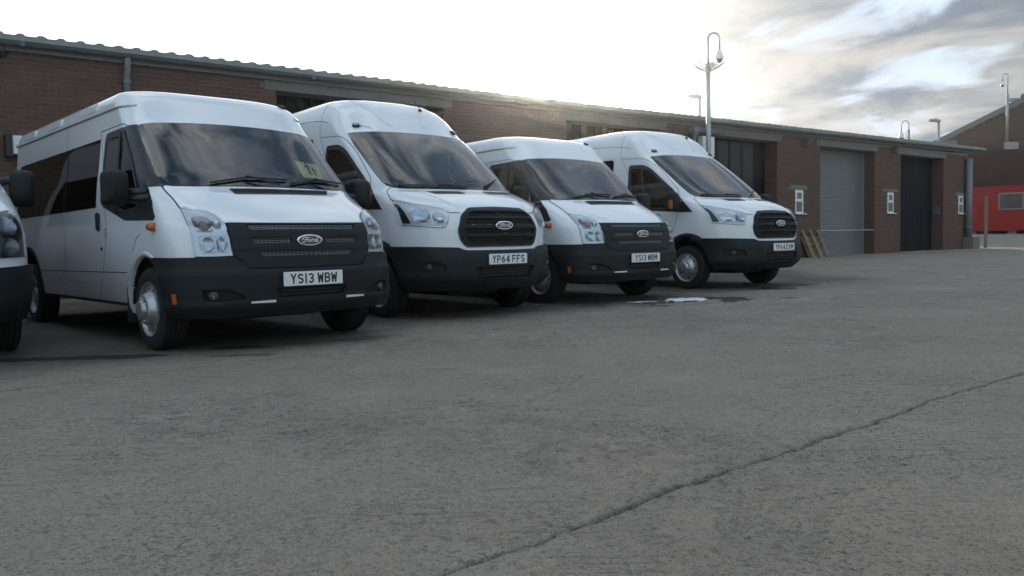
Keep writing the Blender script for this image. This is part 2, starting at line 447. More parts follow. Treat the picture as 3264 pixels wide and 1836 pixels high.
def build_shell(van,root,holes,arches,regions,sillz,mats):
    """holes(c,z,x)->bool ; arches: (x,z,r); regions: list of (name, test, material). Returns dict of part objects"""
    zz,H,nc,nq=shell_grid(van)
    V=[];idx={}
    for j,row in enumerate(H):
        for i,p in enumerate(row):
            idx[(j,i,1)]=len(V); V.append(p.copy())
            if p.y>1e-6: idx[(j,i,-1)]=len(V); V.append(Vector((p.x,-p.y,p.z)))
            else: idx[(j,i,-1)]=idx[(j,i,1)]
    for k,v in enumerate(V):          # snap skin onto the wheel arch circles and the sill
        if v.x>.5 and abs(v.y)>.8:
            for ax,az,ar in arches:
                d=math.hypot(v.x-ax,v.z-az)
                if abs(d-ar)<.024 and d>0: v.x=ax+(v.x-ax)*ar/d; v.z=az+(v.z-az)*ar/d
    F=[];C=[]
    for j in range(len(zz)-1):
        for i in range(nc-1):
            for sg in (1,-1):
                a,b,c,d=idx[(j,i,sg)],idx[(j,i+1,sg)],idx[(j+1,i+1,sg)],idx[(j+1,i,sg)]
                f=[a,b,c,d]; f=[f[t] for t in range(4) if f[t]!=f[t-1]]
                if len(set(f))<3: continue
                F.append(tuple(f) if sg<0 else tuple(reversed(f)))
                C.append((i,sg))
    top=[idx[(len(zz)-1,i,1)] for i in range(nc)]+[idx[(len(zz)-1,i,-1)] for i in range(nc-2,0,-1)]
    me=bpy.data.meshes.new('tmp'); me.from_pydata([tuple(v) for v in V],[],F); me.update()
    # outward?
    me.calc_loop_triangles()
    nrm=np.zeros(len(V)*3); me.vertices.foreach_get('normal',nrm); nrm=nrm.reshape(-1,3)
    k=idx[(5,5,1)]
    flip = nrm[k][0]>0
    if flip: F=[tuple(reversed(f)) for f in F]; nrm=-nrm
    bpy.data.meshes.remove(me)
    groups={}
    keep=[]
    for f,(i,sg) in zip(F,C):
        c=Vector((0,0,0))
        for t in f: c+=V[t]
        c/=len(f)
        if c.z<.325 or (c.z<sillz and c.x>.55): continue
        if any(math.hypot(c.x-ax,c.z-az)<ar and abs(c.y)>.8 for ax,az,ar in arches): continue
        if holes(c): continue
        nm='body'
        for n,t,mm in regions:
            if t(c): nm=n; break
        groups.setdefault(nm,[]).append(f); keep.append((f,c))
    out={}
    for nm,fs in groups.items():
        if nm=='body': pass
        used={}; vv=[];nn=[];ff=[]
        for f in fs:
            g=[]
            for t in f:
                if t not in used: used[t]=len(vv); vv.append(V[t]); nn.append(tuple(nrm[t]))
                g.append(used[t])
            ff.append(g)
        base=nm.rstrip('0123456789').rstrip('_')
        o=mesh(base,vv,ff,mats.get(base,M['paint']),root,smooth=True,normals=nn); out[nm]=o
    # roof cap closing the last ring
    # inner trim
    vv=[];ff=[];used={}
    for f,c in keep:
        if c.x<.95 and c.z<1.25: continue
        g=[]
        for t in f:
            if t not in used: used[t]=len(vv); vv.append(V[t]-Vector(nrm[t])*.035)
            g.append(used[t])
        ff.append(tuple(reversed(g)))
    mesh('interior_trim',vv,ff,M['liner'],root,smooth=True)
    return out
def topcap(van,root,out): pass

# ---------- glyphs drawn with strokes ----------
def ribbon(pts,w,z,closed=False):
    P=[Vector(p) for p in pts]; V=[];F=[]
    n=len(P)
    for i in range(n):
        a=P[i-1] if (i>0 or closed) else None; b=P[i]; c=P[(i+1)%n] if (i<n-1 or closed) else None
        d1=(b-a).normalized() if a is not None else None; d2=(c-b).normalized() if c is not None else None
        if d1 is None: d1=d2
        if d2 is None: d2=d1
        n1=Vector((-d1.y,d1.x)); n2=Vector((-d2.y,d2.x)); m=(n1+n2)
        if m.length<1e-6: m=n1
        m.normalize(); k=1/max(.45,m.dot(n1)); m*=w/2*k
        V.append((b.x-m.x,b.y-m.y,z)); V.append((b.x+m.x,b.y+m.y,z))
    for i in range(n-1 if not closed else n):
        j=(i+1)%n; F.append((2*i,2*j,2*j+1,2*i+1))
    return V,F
def arc(cx,cy,rx,ry,a0,a1,n=8):
    return [(cx+rx*math.cos(R(a0+(a1-a0)*k/n)),cy+ry*math.sin(R(a0+(a1-a0)*k/n))) for k in range(n+1)]
def glyph(ch):
    W=.50;H=.79;s=.07  # centre lines inset by half the stroke (units: decimetres)
    l,r,b,t=s,W-s,s,H-s; m=H/2
    G={'Y':[[(l-.02,H),(W/2,m-.02),(r+.02,H)],[(W/2,m),(W/2,0)]],
     'I':[[(W/2,0),(W/2,H)]],'1':[[(W/2,0),(W/2,H)]],
     'W':[[(l-.03,H),(l+.05,0),],[(l+.05,.06),(W/2,t-.08)],[(W/2,t-.08),(r-.05,.06)],[(r+.03,H),(r-.05,0)]],
     'M':[[(l,0),(l,H)],[(l,H-.05),(W/2,.3)],[(W/2,.3),(r,H-.05)],[(r,0),(r,H)]],
     'B':[[(l,0),(l,H)],[(l,t)]+arc(r-.13,t-.15,.13,.15,90,-90)+[(l,t-.30)],[(l,m+.02)]+arc(r-.15,b+.17,.15,.17,90,-90)+[(l,b)]],
     'S':[arc(W/2+.02,t-.15,.16,.15,20,180)+arc(W/2,b+.17,.18,.17,70,-160,10)] ,
     '3':[arc(W/2-.01,t-.16,.17,.16,160,-80,9)+arc(W/2-.01,b+.18,.19,.18,80,-160,9)],
     'P':[[(l,0),(l,H)],[(l,t)]+arc(r-.17,t-.18,.17,.18,90,-90)+[(l,t-.36)]],
     'F':[[(l,0),(l,H)],[(l,t),(W-.02,t)],[(l,m),(W-.1,m)]],
     'E':[[(l,0),(l,H)],[(l,t),(W-.02,t)],[(l,m),(W-.1,m)],[(l,b),(W-.02,b)]],
     'V':[[(l-.03,H),(W/2,.02)],[(W/2,.02),(r+.03,H)]],
     '4':[[(r-.06,0),(r-.06,H)],[(r-.06,H-.06),(l-.02,.22)],[(l-.04,.22),(W+.02,.22)]],
     '6':[arc(W/2,b+.17,.18,.17,0,360,14),[(r-.04,H-.04),(l+.06,m+.08),(l,b+.17)]]}
    if ch=='S':
        return [[(r+.0,t-.12)]+arc(W/2,t-.15,.18,.15,30,180,6)+[(l+.04,m+.06),(r-.03,m-.06)]+arc(W/2,b+.17,.18,.17,10,-150,7)]
    return G[ch]
def plate_text(text,name,parent,mp_pt,m):
    """letters on a flat plate; mp_pt(u,v,h) -> point; u to the reader's right"""
    adv=[]; 
    x=0
    for i,ch in enumerate(text):
        if ch==' ': x+=.22; continue
        w=.20 if ch in '1I' else .5
        adv.append((ch,x,w)); x+=w+.11
    tot=x-.11; out=[]
    for ch,x0,w in adv:
        V=[];F=[];h=0
        for k,st in enumerate(glyph(ch)):
            ox=x0-(.15 if w<.3 else 0)
            vv,ff=ribbon([((p[0]+ox-tot/2)*.1,(p[1]-.395)*.1) for p in st],.0135,.0006+k*.0003)
            n=len(V); V+=[mp_pt(a,b,c) for a,b,c in vv]; F+=[[n+i for i in f] for f in ff]
        o=mesh('character',V,F,m,parent); out.append(o)
    return out
def script_ford():
    """lettering of the oval badge, x 0..1.0, y -.25...25"""
    S=[]
    S.append([(-.44,.20),(-.52,.14),(-.50,.06),(-.43,.06)])
    S.append([(-.44,.20),(-.3,.235),(-.14,.22),(-.02,.25)])
    S.append([(-.24,.21),(-.29,.02),(-.36,-.16),(-.44,-.22),(-.50,-.19),(-.49,-.13)])
    S.append([(-.40,.01),(-.27,.03),(-.17,.06)])
    S.append([(p[0]-.09+p[1]*.2,p[1]-.06) for p in arc(0,0,.085,.11,0,360,12)])
    S.append([(.05,.03),(.10,.06),(.07,-.16)]); S.append([(.10,.0),(.15,.06),(.22,.05)])
    S.append([(p[0]+.31+p[1]*.2,p[1]-.06) for p in arc(0,0,.085,.11,0,360,12)])
    S.append([(.49,.25),(.42,.0),(.42,-.14),(.47,-.17),(.54,-.10)])
    return S
def sym(pts): 
    """half outline (y>=0, from the centre line out and back) -> closed outline"""
    return pts+[(-y,z) for y,z in reversed(pts) if abs(y)>1e-6]
def inset(poly,d):
    cx=sum(p[0] for p in poly)/len(poly); cy=sum(p[1] for p in poly)/len(poly)
    w=max(p[0] for p in poly)-min(p[0] for p in poly); h=max(p[1] for p in poly)-min(p[1] for p in poly)
    return [(cx+(x-cx)*(1-2*d/w),cy+(y-cy)*(1-2*d/h)) for x,y in poly]
def dens(poly,res=.04): return refine(poly,res)
def smooth01(x,a,b):
    t=min(1,max(0,(x-a)/(b-a))); return t*t*(3-2*t)
# ------------------------------------------------------------------ wheels
def make_wheel(parent,x,sg,yo,r=.335,rimr=.222,dish=False,seed=0,name='wheel'):
    prof=[(-.205,.215),(-.21,.26),(-.203,r-.03),(-.188,r-.010),(-.172,r-.002)]
    for k in range(4):
        a=-.165+k*.037; prof+=[(a,r),(a+.026,r+.001),(a+.027,r-.009),(a+.035,r-.009)]
    prof+=[(-.018,r-.004),(-.006,r-.018),(0.002,r-.045),(.004,r-.075),(-.002,rimr+.008),(-.012,rimr-.004),(-.05,rimr-.012)]
    V,F=lathe(prof,40); cz=r-.004
    V=[(x+a,sg*(yo+b),cz+c) for a,b,c in V]
    if sg>0: F=[tuple(reversed(f)) for f in F]
    w=mesh(name,V,F,M['rubber'],parent,angle=40)
    kd=[(0,.085),(.02,.084),(.07,.08),(.078,.066),(.085,.052),(.118,.044),(.128,.022),(.145,-.006),(.175,-.018),(.198,-.028),(.208,-.014),(.214,.002),(rimr,.004)]
    if dish: kd=[(0,-.02),(.06,-.02),(.07,-.06),(.11,-.075),(.15,-.07),(.19,-.045),(.208,-.014),(.214,.002),(rimr,.004)]
    cv=Curve([k[0] for k in kd],[k[1] for k in kd])
    def mp(u,v):
        rr=math.hypot(u,v); return Vector((x+u,sg*(yo+cv(rr)),cz+v)),Vector((0,sg,0))
    circ=lambda cx,cy,q,n: [(cx+q*math.cos(2*math.pi*k/n),cy+q*math.sin(2*math.pi*k/n)) for k in range(n)]
    holes=[circ(.166*math.cos(R(36*k+seed)),.166*math.sin(R(36*k+seed)),.0155,10) for k in range(10)]
    V,F=patch_geo(circ(0,0,rimr,56),mp,0,holes,.013,.012)
    rim=mesh('rim',V,F,M['steel'],w,angle=50)
    V,F=lathe([(-.11,.0001),(-.11,.2)],24); 
    mesh('brake_drum',[(x+a,sg*(yo+b),cz+c) for a,b,c in V],F,M['gap'],w)
    mb=MB()
    for k in range(6):
        a=R(60*k+10); rr=.098
        cx,cy=x+rr*math.cos(a),cz+rr*math.sin(a); yb=sg*(yo+cv(rr)-.004)
        mb.tube([(cx,yb,cy),(cx,yb+sg*.02,cy)],.009,6)
    mb.build('wheel_nut',M['steel'],w)
    # valve stem
    return w
def arch_liner(parent,x,z,r,sg,y0=.55,y1=.93):
    V=[];F=[];n=18
    for k in range(n+1):
        a=R(2+176*k/n)
        for y in (y0,y1): V.append((x+r*math.cos(a),sg*y,z+r*math.sin(a)))
    for k in range(n): F.append((2*k,2*k+1,2*k+3,2*k+2))
    V.append((x,sg*y0,z)); c=len(V)-1
    for k in range(n): F.append((2*k,2*k+2,c))
    mesh('arch_liner',V,F,M['gap'],parent)
def arch_lip(van,parent,ax,az,ar,sg,m,w=.03,a0=-8,a1=188,off=.006,name='arch_lip',w2=None,inner=.0):
    n=40; V=[];F=[]
    mp=van.smap(sg)
    for k in range(n+1):
        a=R(a0+(a1-a0)*k/n); ww=w if w2 is None else w+(w2-w)*smooth01(math.degrees(a),60,150)
        x1,z1=ax+(ar+ww)*math.cos(a),az+(ar+ww)*math.sin(a); x0,z0=ax+(ar-.012)*math.cos(a),az+(ar-.012)*math.sin(a)
        p1,n1=mp(x1,z1); p0,n0=mp(x0,z0)
        V+=[p1-n1*.004,p1+n1*off*.8,p0+n0*off,Vector((x0,p0.y-sg*.045,z0))]
    for k in range(n):
        for j in range(3):
            f=(4*k+j,4*k+j+1,4*k+4+j+1,4*k+4+j); F.append(f if sg>0 else tuple(reversed(f)))
    return mesh(name,V,F,m,parent,smooth=True)
def seat(parent,x,y,w=.46,h=.62,z=.62):
    b=MB()
    b.box(x-.25,x+.25,y-w/2,y+w/2,z,z+.16)
    T=Matrix.Translation((x+.24,y,z+.1))@Matrix.Rotation(R(12),4,'Y')
    b.box(-.06,.07,-w/2,w/2,0,h,Mx=T)
    b.box(-.05,.05,-.13,.13,h+.05,h+.25,Mx=T)
    b.box(-.01,.01,-.07,-.05,h-.02,h+.08,Mx=T); b.box(-.01,.01,.05,.07,h-.02,h+.08,Mx=T)
    return b.build('seat',M['seat'],parent,bevel=.03)
def interior(root,x0,z0,rows,len_,wsz):
    b=MB(); b.box(.62,len_-.12,-.90,.90,.50,.56); b.build('cabin_floor',M['gap'],root)
    b=MB(); b.box(.35,len_-.3,-.70,.70,.30,.48); b.box(.6,1.4,-.35,.35,.22,.4)
    b.build('underbody',M['gap'],root)
    # dashboard
    prof=[(x0,z0-.06),(x0+.25,z0-.01),(x0+.5,z0-.0),(x0+.62,z0-.06),(x0+.66,z0-.3),(x0+.6,z0-.55),(x0,z0-.6)]
    V=[(a,s*.80,c) for s in (-1,1) for a,c in prof]; n=len(prof)
    F=[tuple(range(n)),tuple(range(2*n-1,n-1,-1))]+[(i,n+i,n+(i+1)%n,(i+1)%n) for i in range(n)]
    mesh('dashboard',V,F,M['black'],root)
    b=MB(); c=Vector((x0+.88,.42,z0+.0)); pts=[]
    for k in range(25):
        a=2*math.pi*k/24; pts.append(c+Vector((.19*math.cos(a)*math.sin(R(35)),.20*math.sin(a),.19*math.cos(a)*math.cos(R(35)))))
    b.tube(pts,.014,6,False); b.tube([c+Vector((0,-.19,0)),c+Vector((0,.19,0))],.02,6); b.tube([c,c+Vector((-.3,0,-.12))],.03,6)
    b.build('steering_wheel',M['black'],root)
    for y in (.48,-.15,-.60): seat(root,x0+1.35,y,.46 if y>0 else .42)
    for xr in rows:
        for y in (.62,.15,-.55): seat(root,xr,y,.42,.6,.66)
def bowl_lamp(van,parent,name,cy,cz,ry,rz,sg,m,off=.018,depth=.013,sq=2.5,n=24,box=False):
    poly=[]
    for k in range(n):
        a=2*math.pi*k/n; c,s_=math.cos(a),math.sin(a)
        poly.append((cy+ry*math.copysign(abs(c)**(2/sq),c),cz+rz*math.copysign(abs(s_)**(2/sq),s_)))
    def dp(u,v):
        e=min(1,math.hypot((u-cy)/ry,(v-cz)/rz)); return -depth*(1-e*e)+.0016*math.sin((u-cy)*260)*(1 if ry>.03 else 0)
    if sg<0: poly=[(-a,b) for a,b in poly][::-1]
    f=(lambda u,v: van.fmap(u,v))
    d2=(lambda u,v: dp(abs(u),v))
    return patch(name,poly,f,m,parent,off,res=.012,skirt=.012,disp=d2)
def mirror_housing(root,sg,x,y,z0,z1,wd,sg_col='black',amber=None,arm=None,dep=.14):
    b=MB()
    prof=rounded([(-wd/2,z0),(wd/2,z0),(wd/2,z1),(-wd/2,z1)],[.05,.05,.07,.07],5)
    n=len(prof); V=[];F=[]; cx=0;cz=(z0+z1)/2
    for t,sc in ((0,.55),(.03,.84),(.07,.97),(.11,1),(dep,.98)):
        for a,c in prof: V.append((x-dep/2+t,sg*(y+a*sc),cz+(c-cz)*sc))
    for j in range(4):
        for k in range(n): F.append((j*n+k,j*n+(k+1)%n,(j+1)*n+(k+1)%n,(j+1)*n+k))
    F.append(tuple(range(n-1,-1,-1))); F.append(tuple(4*n+k for k in range(n)))
    if sg>0: F=[tuple(reversed(f)) for f in F]
    o=mesh('mirror',V,F,M['mirror'],root,angle=50)
    if arm:
        a=MB()
        for A,B in arm: a.tube([(p[0],sg*p[1],p[2]) for p in (A,B)],[.035,.028],8)
        a.build('mirror_arm',M['black'],o,smooth=True)
    V=[(x+dep/2+.003,sg*(y+a*.88),cz+(c-cz)*.9) for a,c in prof]
    mesh('mirror_glass',V,[tuple(range(n))],M['chrome'],o)
    if amber:
        a=MB(); yy=y+wd/2; a.box(x-dep/2+.02,x-dep/2+.085,sg*(yy-.05),sg*(yy+.006),amber[0],amber[1])
        a.build('mirror_indicator',M['orange'],o,bevel=.012)
    return o
def fog(van,root,y,z,sg,r=.028):
    p,n=van.fmap(sg*y,z)
    T=Matrix.Translation(p+n*.004)@n.to_track_quat('Y','Z').to_matrix().to_4x4()
    V,F=lathe([(.001,.0001),(.004,r*.5),(.022,r*.95),(.026,r),(.018,r*1.15),(0,r*1.2)],20)
    o=mesh('fog_lamp',[T@Vector(v) for v in V],F,M['fog'],root,smooth=True)
    V,F=lathe([(.03,.0001),(.028,r*.6),(.022,r*.98)],20)
    mesh('lens',[T@Vector(v) for v in V],F,M['lens'],o,smooth=True)
def badge(root,x,zc,hy,hz):
    def el(ry,rz,x0,x1,m,name,par,n=36):
        V=[];F=[]
        for t,sc in ((x1,1),(x0,1),(x0-.004,.93)):
            for k in range(n):
                a=2*math.pi*k/n; V.append((t,ry*sc*math.cos(a),zc+rz*sc*math.sin(a)))
        for j in range(2):
            for k in range(n): F.append((j*n+k,(j+1)*n+k,(j+1)*n+(k+1)%n,j*n+(k+1)%n))
        F.append(tuple(2*n+k for k in range(n)))
        return mesh(name,V,F,m,par,angle=40)
    o=el(hy,hz,x,x+.03,M['chrome'],'badge',root)
    el(hy*.88,hz*.82,x-.006,x-.001,M['navy'],'badge_field',o)
    V=[];F=[]
    for k,st in enumerate(script_ford()):
        vv,ff=ribbon(st,.058,0); n=len(V)
        for a,b,c in vv: V.append((x-.0106-.0004*k,-a*hy*1.18+.0,zc+b*hz*1.9+.002)); 
        F+=[[n+i for i in f] for f in ff]
    mesh('badge_lettering',V,F,M['paper'],o)
def number_plate(root,x,zc,text):
    b=MB(); b.box(x,x+.012,-.26,.26,zc-.0555,zc+.0555)
    o=b.build('number_plate',M['plate'],root,bevel=.004)
    plate_text(text,'character',o,lambda u,v,h:(x-h,-u,zc+v),M['ink'])
    return o
def wiper(van,root,pts,pivot,lift=.022,fm='f'):
    P=[(lambda q:q[0]+q[1]*lift)(van.fmap(y,z)) for y,z in dens2(pts)]
    b=MB(); b.tube(P,.010,6); 
    P2=[(lambda q:q[0]+q[1]*(lift+.018))(van.fmap(y,z)) for y,z in dens2([pivot,pts[len(pts)//2]])]
    b.tube(P2,.009,6)
    return b.build('wiper',M['black'],root,smooth=True)
def dens2(pts,res=.06):
    out=[]
    for i in range(len(pts)-1):
        a=Vector(pts[i]);b=Vector(pts[i+1]);n=max(1,int((b-a).length/res)); out+=[tuple(a+(b-a)*k/n) for k in range(n)]
    return out+[tuple(pts[-1])]
def side_window(van,root,poly,sg,gm,name='side_window',fr=.05,res=.05,off=.004):
    """glass with a dark printed border over the hole in the skin, poly in (x,z)"""
    mp=van.smap(sg)
    o=patch(name,poly,mp,gm,root,off,res=res,skirt=.008)
    patch('window_border',inset(poly,-.004),mp,M['pillar'],o,off-.0025,[inset(poly,fr)],res,.006)
    return o

# ------------------------------------------------------------------ the older van (2 in the row)
def build_old(label,text,loc,rz,group):
    van=Van(old); root=empty('minibus',label,'minibus',loc,rz,group)
    WS=sym([(0,1.914),(.3,1.908),(.5,1.898),(.7,1.886),(.775,1.872),(.805,1.855),(.825,1.75),(.828,1.64),(.832,1.54),(.84,1.42),(.834,1.367),(.812,1.330),(.75,1.320),(.58,1.319),(.25,1.327),(0,1.33)])
    WSq=van.Q(WS); WSh=inset(WSq,.022)
    DW=[(1.99,1.79),(1.94,1.822),(1.63,1.828),(1.55,1.80),(1.40,1.66),(1.22,1.49),(1.07,1.30),(1.02,1.19),(1.08,1.13),(1.38,1.115),(1.93,1.235),(1.985,1.28)]
    DB=[(2.025,1.80),(1.975,1.85),(1.52,1.86),(1.502,1.863),(1.341,1.724),(1.174,1.565),(1.028,1.426),(.923,1.313),(.85,1.25),(.763,1.181),(.705,1.10),(.668,1.063),(.70,1.037),(1.362,1.056),(1.962,1.20),(2.027,1.25)]
    BW=[(2.165,1.20),(2.165,1.815),(5.12,1.80),(5.16,1.76),(5.16,1.225),(5.12,1.19)]
    BWr=[(2.165,1.20),(2.165,1.815),(5.12,1.80),(5.16,1.76),(5.16,1.225),(5.12,1.19)]
    DWh=inset(DW,-.004); BWh=inset(BW,.018)
    DOOR=[(2.17,1.885),(1.55,1.89),(1.15,1.6),(.95,1.34),(.66,1.06),(.66,.95),(1.05,.88),(1.38,.7),(1.38,.36),(2.17,.36)]
    BON=sym([(0,1.33),(.5,1.32),(.812,1.315),(.824,1.209),(.83,1.112),(.734,1.10),(.644,1.06),(.605,.995),(.3,.990),(0,.988)])
    BONq=van.Q(BON)
    def holes(c):
        if c.x<2.0 and c.z>1.3:
            # front face in q,z
            q=van.q_of_y(c.y,c.z)
            if c.x< old.xf(c.z)+old.L(c.z)*.98 and inpoly((q,c.z),WSh): return True
        if abs(c.y)>.6 and inpoly((c.x,c.z),DWh) and c.x>.98: return True
        if abs(c.y)>.6 and inpoly((c.x,c.z),BWh): return True
        return False
    def onfront(c): return c.x<old.xf(c.z)+old.L(c.z)*.98
    regions=[('bonnet',lambda c: c.z<1.34 and onfront(c) and inpoly((van.q_of_y(c.y,c.z),c.z),BONq),None),
             ('door1',lambda c: c.y>.7 and inpoly((c.x,c.z),DOOR),None),('door2',lambda c: c.y<-.7 and inpoly((c.x,c.z),DOOR),None)]
    AX=(.93,.335,.435); BX=(4.63,.335,.50)
    out=build_shell(van,root,holes,[AX,BX],regions,.345,{})
    # windscreen
    ws=patch('windscreen',WSq,van.wrap,M['wsglass'],root,.004,res=.045,skirt=.006)
    patch('windscreen_border',inset(WSq,-.006),van.wrap,M['pillar'],ws,.002,[inset(WSq,.055)],.045,.006)
    # black A pillar film and door glass on both sides
    for sg in (1,-1):
        door=out['door1' if sg>0 else 'door2']; mp=van.smap(sg)
        pil=van.Q([(.80,1.872),(.822,1.75),(.826,1.64),(.830,1.54),(.838,1.42),(.834,1.36),(.812,1.315)])
        pil+=van.QX([(.923,1.312),(1.028,1.426),(1.174,1.565),(1.341,1.724),(1.502,1.866)])
        pil=[(sg*a,b) for a,b in pil]
        patch('pillar_cover',pil,van.wrap,M['pillar'],root,.006,res=.03,skirt=.008)
        patch('window_surround',DB,mp,M['pillar'],door,.004,[inset(DW,.03)],.04,.008)
        patch('door_window',DW,mp,M['sideglass'],door,.002,res=.05,skirt=.002)
        b=MB(); P=[(lambda q:q[0]+q[1]*.008)(mp(x,z)) for x,z in dens2([(1.60,1.82),(1.565,1.12)])]; b.tube(P,.013,6); 
        P=[(lambda q:q[0]+q[1]*.010)(mp(x,z)) for x,z in dens2([(1.53,1.83),(1.246,1.55),(1.05,1.29),(1.04,1.2)])]; b.tube(P,.010,6)
        b.build('window_bar',M['black'],door,smooth=True)
        h=MB(); p,n=mp(2.05,1.065); h.box(-.02,.02,-.0,.035,-.085,.085,Mx=Matrix.Translation(p)); 
        if sg<0: h=MB(); h.box(-.02,.02,-.035,0,-.085,.085,Mx=Matrix.Translation(p))
        h.build('handle',M['black'],door,bevel=.012)
        p,n=mp(1.997,.823); h=MB(); h.tube([p,p+n*.006],.016,12); h.build('door_lock',M['gap'],door)
        side_window(van,root,BW,sg,M['tint'])
        van.seams('window_divider',[van.QX([(x,1.2),(x,1.81)],sg) for x in (3.17,4.16)],M['gap'],root,.018,.007)
        # small printed notice near the door handle
        for k in range(3):
            patch('printed_notice',[(1.93,.985-.03*k),(1.93,.998-.03*k),(1.86,.998-.03*k),(1.86,.985-.03*k)],mp,M['grey'],root,.0016,res=.05,skirt=0)
        b=MB(); P=[(lambda q:q[0]+q[1]*.012)(mp(x,z)) for x,z in [(.72,.985),(.56,.985)]]; b.tube([P[0]-Vector((.0,0,0)),P[0],P[1],P[1]],[.02,.034,.034,.018],10)
        o=b.build('repeater_housing',M['black'],root,smooth=True)
        b=MB(); P=[(lambda q:q[0]+q[1]*.014)(mp(x,z)) for x,z in [(.655,.985),(.745,.985)]]; b.tube([P[0],P[1],P[1]],[.035,.030,.012],10); b.build('side_indicator',M['orange'],o,smooth=True)
        # body creases and joints
        S=[[(2.17,.37),(2.17,1.885),(1.60,1.893),(1.545,1.887),(1.50,1.866)], [(1.36,.62),(2.17,.615),(4.13,.605)],[(5.1,.605),(5.47,.605)],
           [(3.3,.37),(3.3,1.19)],[(3.25,1.82),(3.25,2.03)],[(1.19,.80),(1.10,.90),(.99,.94)]]
        van.seams('panel_gap',[van.QX(p,sg) for p in S],M['gap'],root,.007,.0012)
        rail=[(1.58,2.055),(1.62,2.085),(5.44,2.085),(5.44,2.055)]
        patch('roof_gutter',rail,mp,M['paint'],root,.014,res=.06,skirt=.016)
        van.seams('gutter_seam',[van.QX([(1.60,2.046),(5.44,2.046)],sg)],M['gap'],root,.006,.002)  # dark seam line below the roof gutter
        for xa in (2.35,3.55,4.6):
            patch('roof_cap',rounded([(xa,2.095),(xa,2.165),(xa+.5,2.165),(xa+.5,2.095)],.02),mp,M['paint'],root,.014,res=.06,skirt=.016)
        patch('sill_trim',[(1.40,.335),(1.40,.362),(4.12,.362),(4.12,.335)],mp,M['gap'],root,.003,res=.08,skirt=.03)
        for ax,az,ar in (AX,BX):
            arch_lip(van,root,ax,az,ar,sg,M['paint'] if ax<2 else M['plastic'],.028,a1=150 if ax<2 else 188); arch_liner(root,ax,az,ar-.012,sg)
        b=MB(); b.box(1.37,1.40,sg*.80,sg*.958,.20,.50); b.build('mudflap',M['rubber'],root)
        mirror_housing(root,sg,1.0,1.13,1.165,1.45,.20,arm=[((.86,.93,1.22),(.98,1.05,1.22)),((.90,.93,1.27),(1.0,1.06,1.27))])
        make_wheel(root,.93,sg,.945,seed=8); make_wheel(root,4.63,sg,.95,dish=True)
    # headlights
    HL=[(.824,1.122),(.734,1.100),(.690,1.083),(.648,1.055),(.622,.997),(.606,.885),(.590,.752),(.700,.748),(.829,.750),(.836,.875),(.838,1.009)]
    for sg in (1,-1):
        P=van.Q(HL); P=[(sg*a,b) for a,b in P]
        h=patch('headlight',P,van.wrap,M['lampin'],root,.003,res=.03,skirt=.01)
        patch('headlight_rim',inset(P,-.006),van.wrap,M['gap'],h,.0025,[inset(P,.004)],.03,.005)
        patch('reflector_frame',[(sg*a,b) for a,b in van.Q([(.80,.775),(.80,.905),(.635,.905),(.625,.775)])],van.wrap,M['reflector'],h,.007,res=.02,skirt=.005)
        bowl_lamp(van,h,'main_reflector',.745,.835,.052,.055,sg,M['reflector'],.019,.014,5)
        bowl_lamp(van,h,'dip_reflector',.66,.835,.034,.055,sg,M['reflector'],.019,.014,5)
        bowl_lamp(van,h,'indicator_reflector',.755,.99,.055,.052,sg,M['reflector'],.02,.015,4)
        bowl_lamp(van,h,'indicator_bulb',.755,.99,.020,.026,sg,M['bulbamber'],.014,.002,2.2)
        bowl_lamp(van,h,'side_lamp_reflector',.672,.985,.026,.026,sg,M['reflector'],.019,.012,3)
        patch('lens',P,van.wrap,M['lens'],h,.024,res=.04,skirt=.022)
    # grille panel
    GR=sym([(0,.984),(.3,.986),(.596,.990),(.603,.93),(.592,.80),(.583,.748),(.535,.715),(.505,.69),(.495,.655),(0,.648)])
    GQ=van.Q(GR)
    S1=rounded(van.Q([(.478,.975),(-.47,.975),(-.45,.94),(.468,.936)]),.008)
    S2a=rounded(van.Q([(.452,.878),(.15,.876),(.15,.834),(.440,.832)]),.008); S2b=rounded([(-a,b) for a,b in S2a][::-1],.001)
    S3=rounded(van.Q([(.425,.778),(-.42,.776),(-.39,.742),(-.30,.733),(.30,.733),(.385,.738)]),.008)
    g=patch('grille',GQ,van.wrap,M['plastic'],root,.024,[S1,S2a,S2b,S3],.03,.02,
        disp=lambda q,z: .008*(smooth01(z,.925,.905)*smooth01(z,.885,.9)+smooth01(z,.825,.81)*smooth01(z,.785,.80)) -.004*smooth01(z,.70,.66))
    patch('radiator_cover',inset(GQ,-.012),van.wrap,M['gap'],g,.004,res=.06,skirt=.002)
    for S in (S1,S2a,S2b,S3):
        b=MB(); x0=min(p[0] for p in S);x1=max(p[0] for p in S);z0=min(p[1] for p in S);z1=max(p[1] for p in S)
        def pt(q,z): p,n=van.wrap(q,z); return p+n*.014
        q=x0+.01
        while q<x1:
            lo=z0;
            zs=[z0+(z1-z0)*k/8 for k in range(9) if inpoly((q,z0+(z1-z0)*k/8+1e-4),S)]
            if len(zs)>1: b.tube([pt(q,zs[0]-.004),pt(q,zs[-1]+.004)],.0021,4,False)
            q+=.0245
        for z in (z0+(z1-z0)*.25,z0+(z1-z0)*.55,z0+(z1-z0)*.85):
            qs=[x0+(x1-x0)*k/60 for k in range(61) if inpoly((x0+(x1-x0)*k/60+1e-5,z),S)]
            if len(qs)>2: b.tube([pt(t,z)-Vector((.002,0,0)) for t in qs[::3]+[qs[-1]]],.0026,4,False)
        b.build('wire_mesh',M['wire'],g)
    badge(root,van.fmap(0,.86)[0].x-.040,.861,.112,.045)
    # bumper
    arc_pts=[(.93-.435*math.cos(R(a)),.335+.435*math.sin(R(a))) for a in range(-8,73,8)]
    right=van.QX([(x,z) for x,z in arc_pts])     # from low to high along the arch
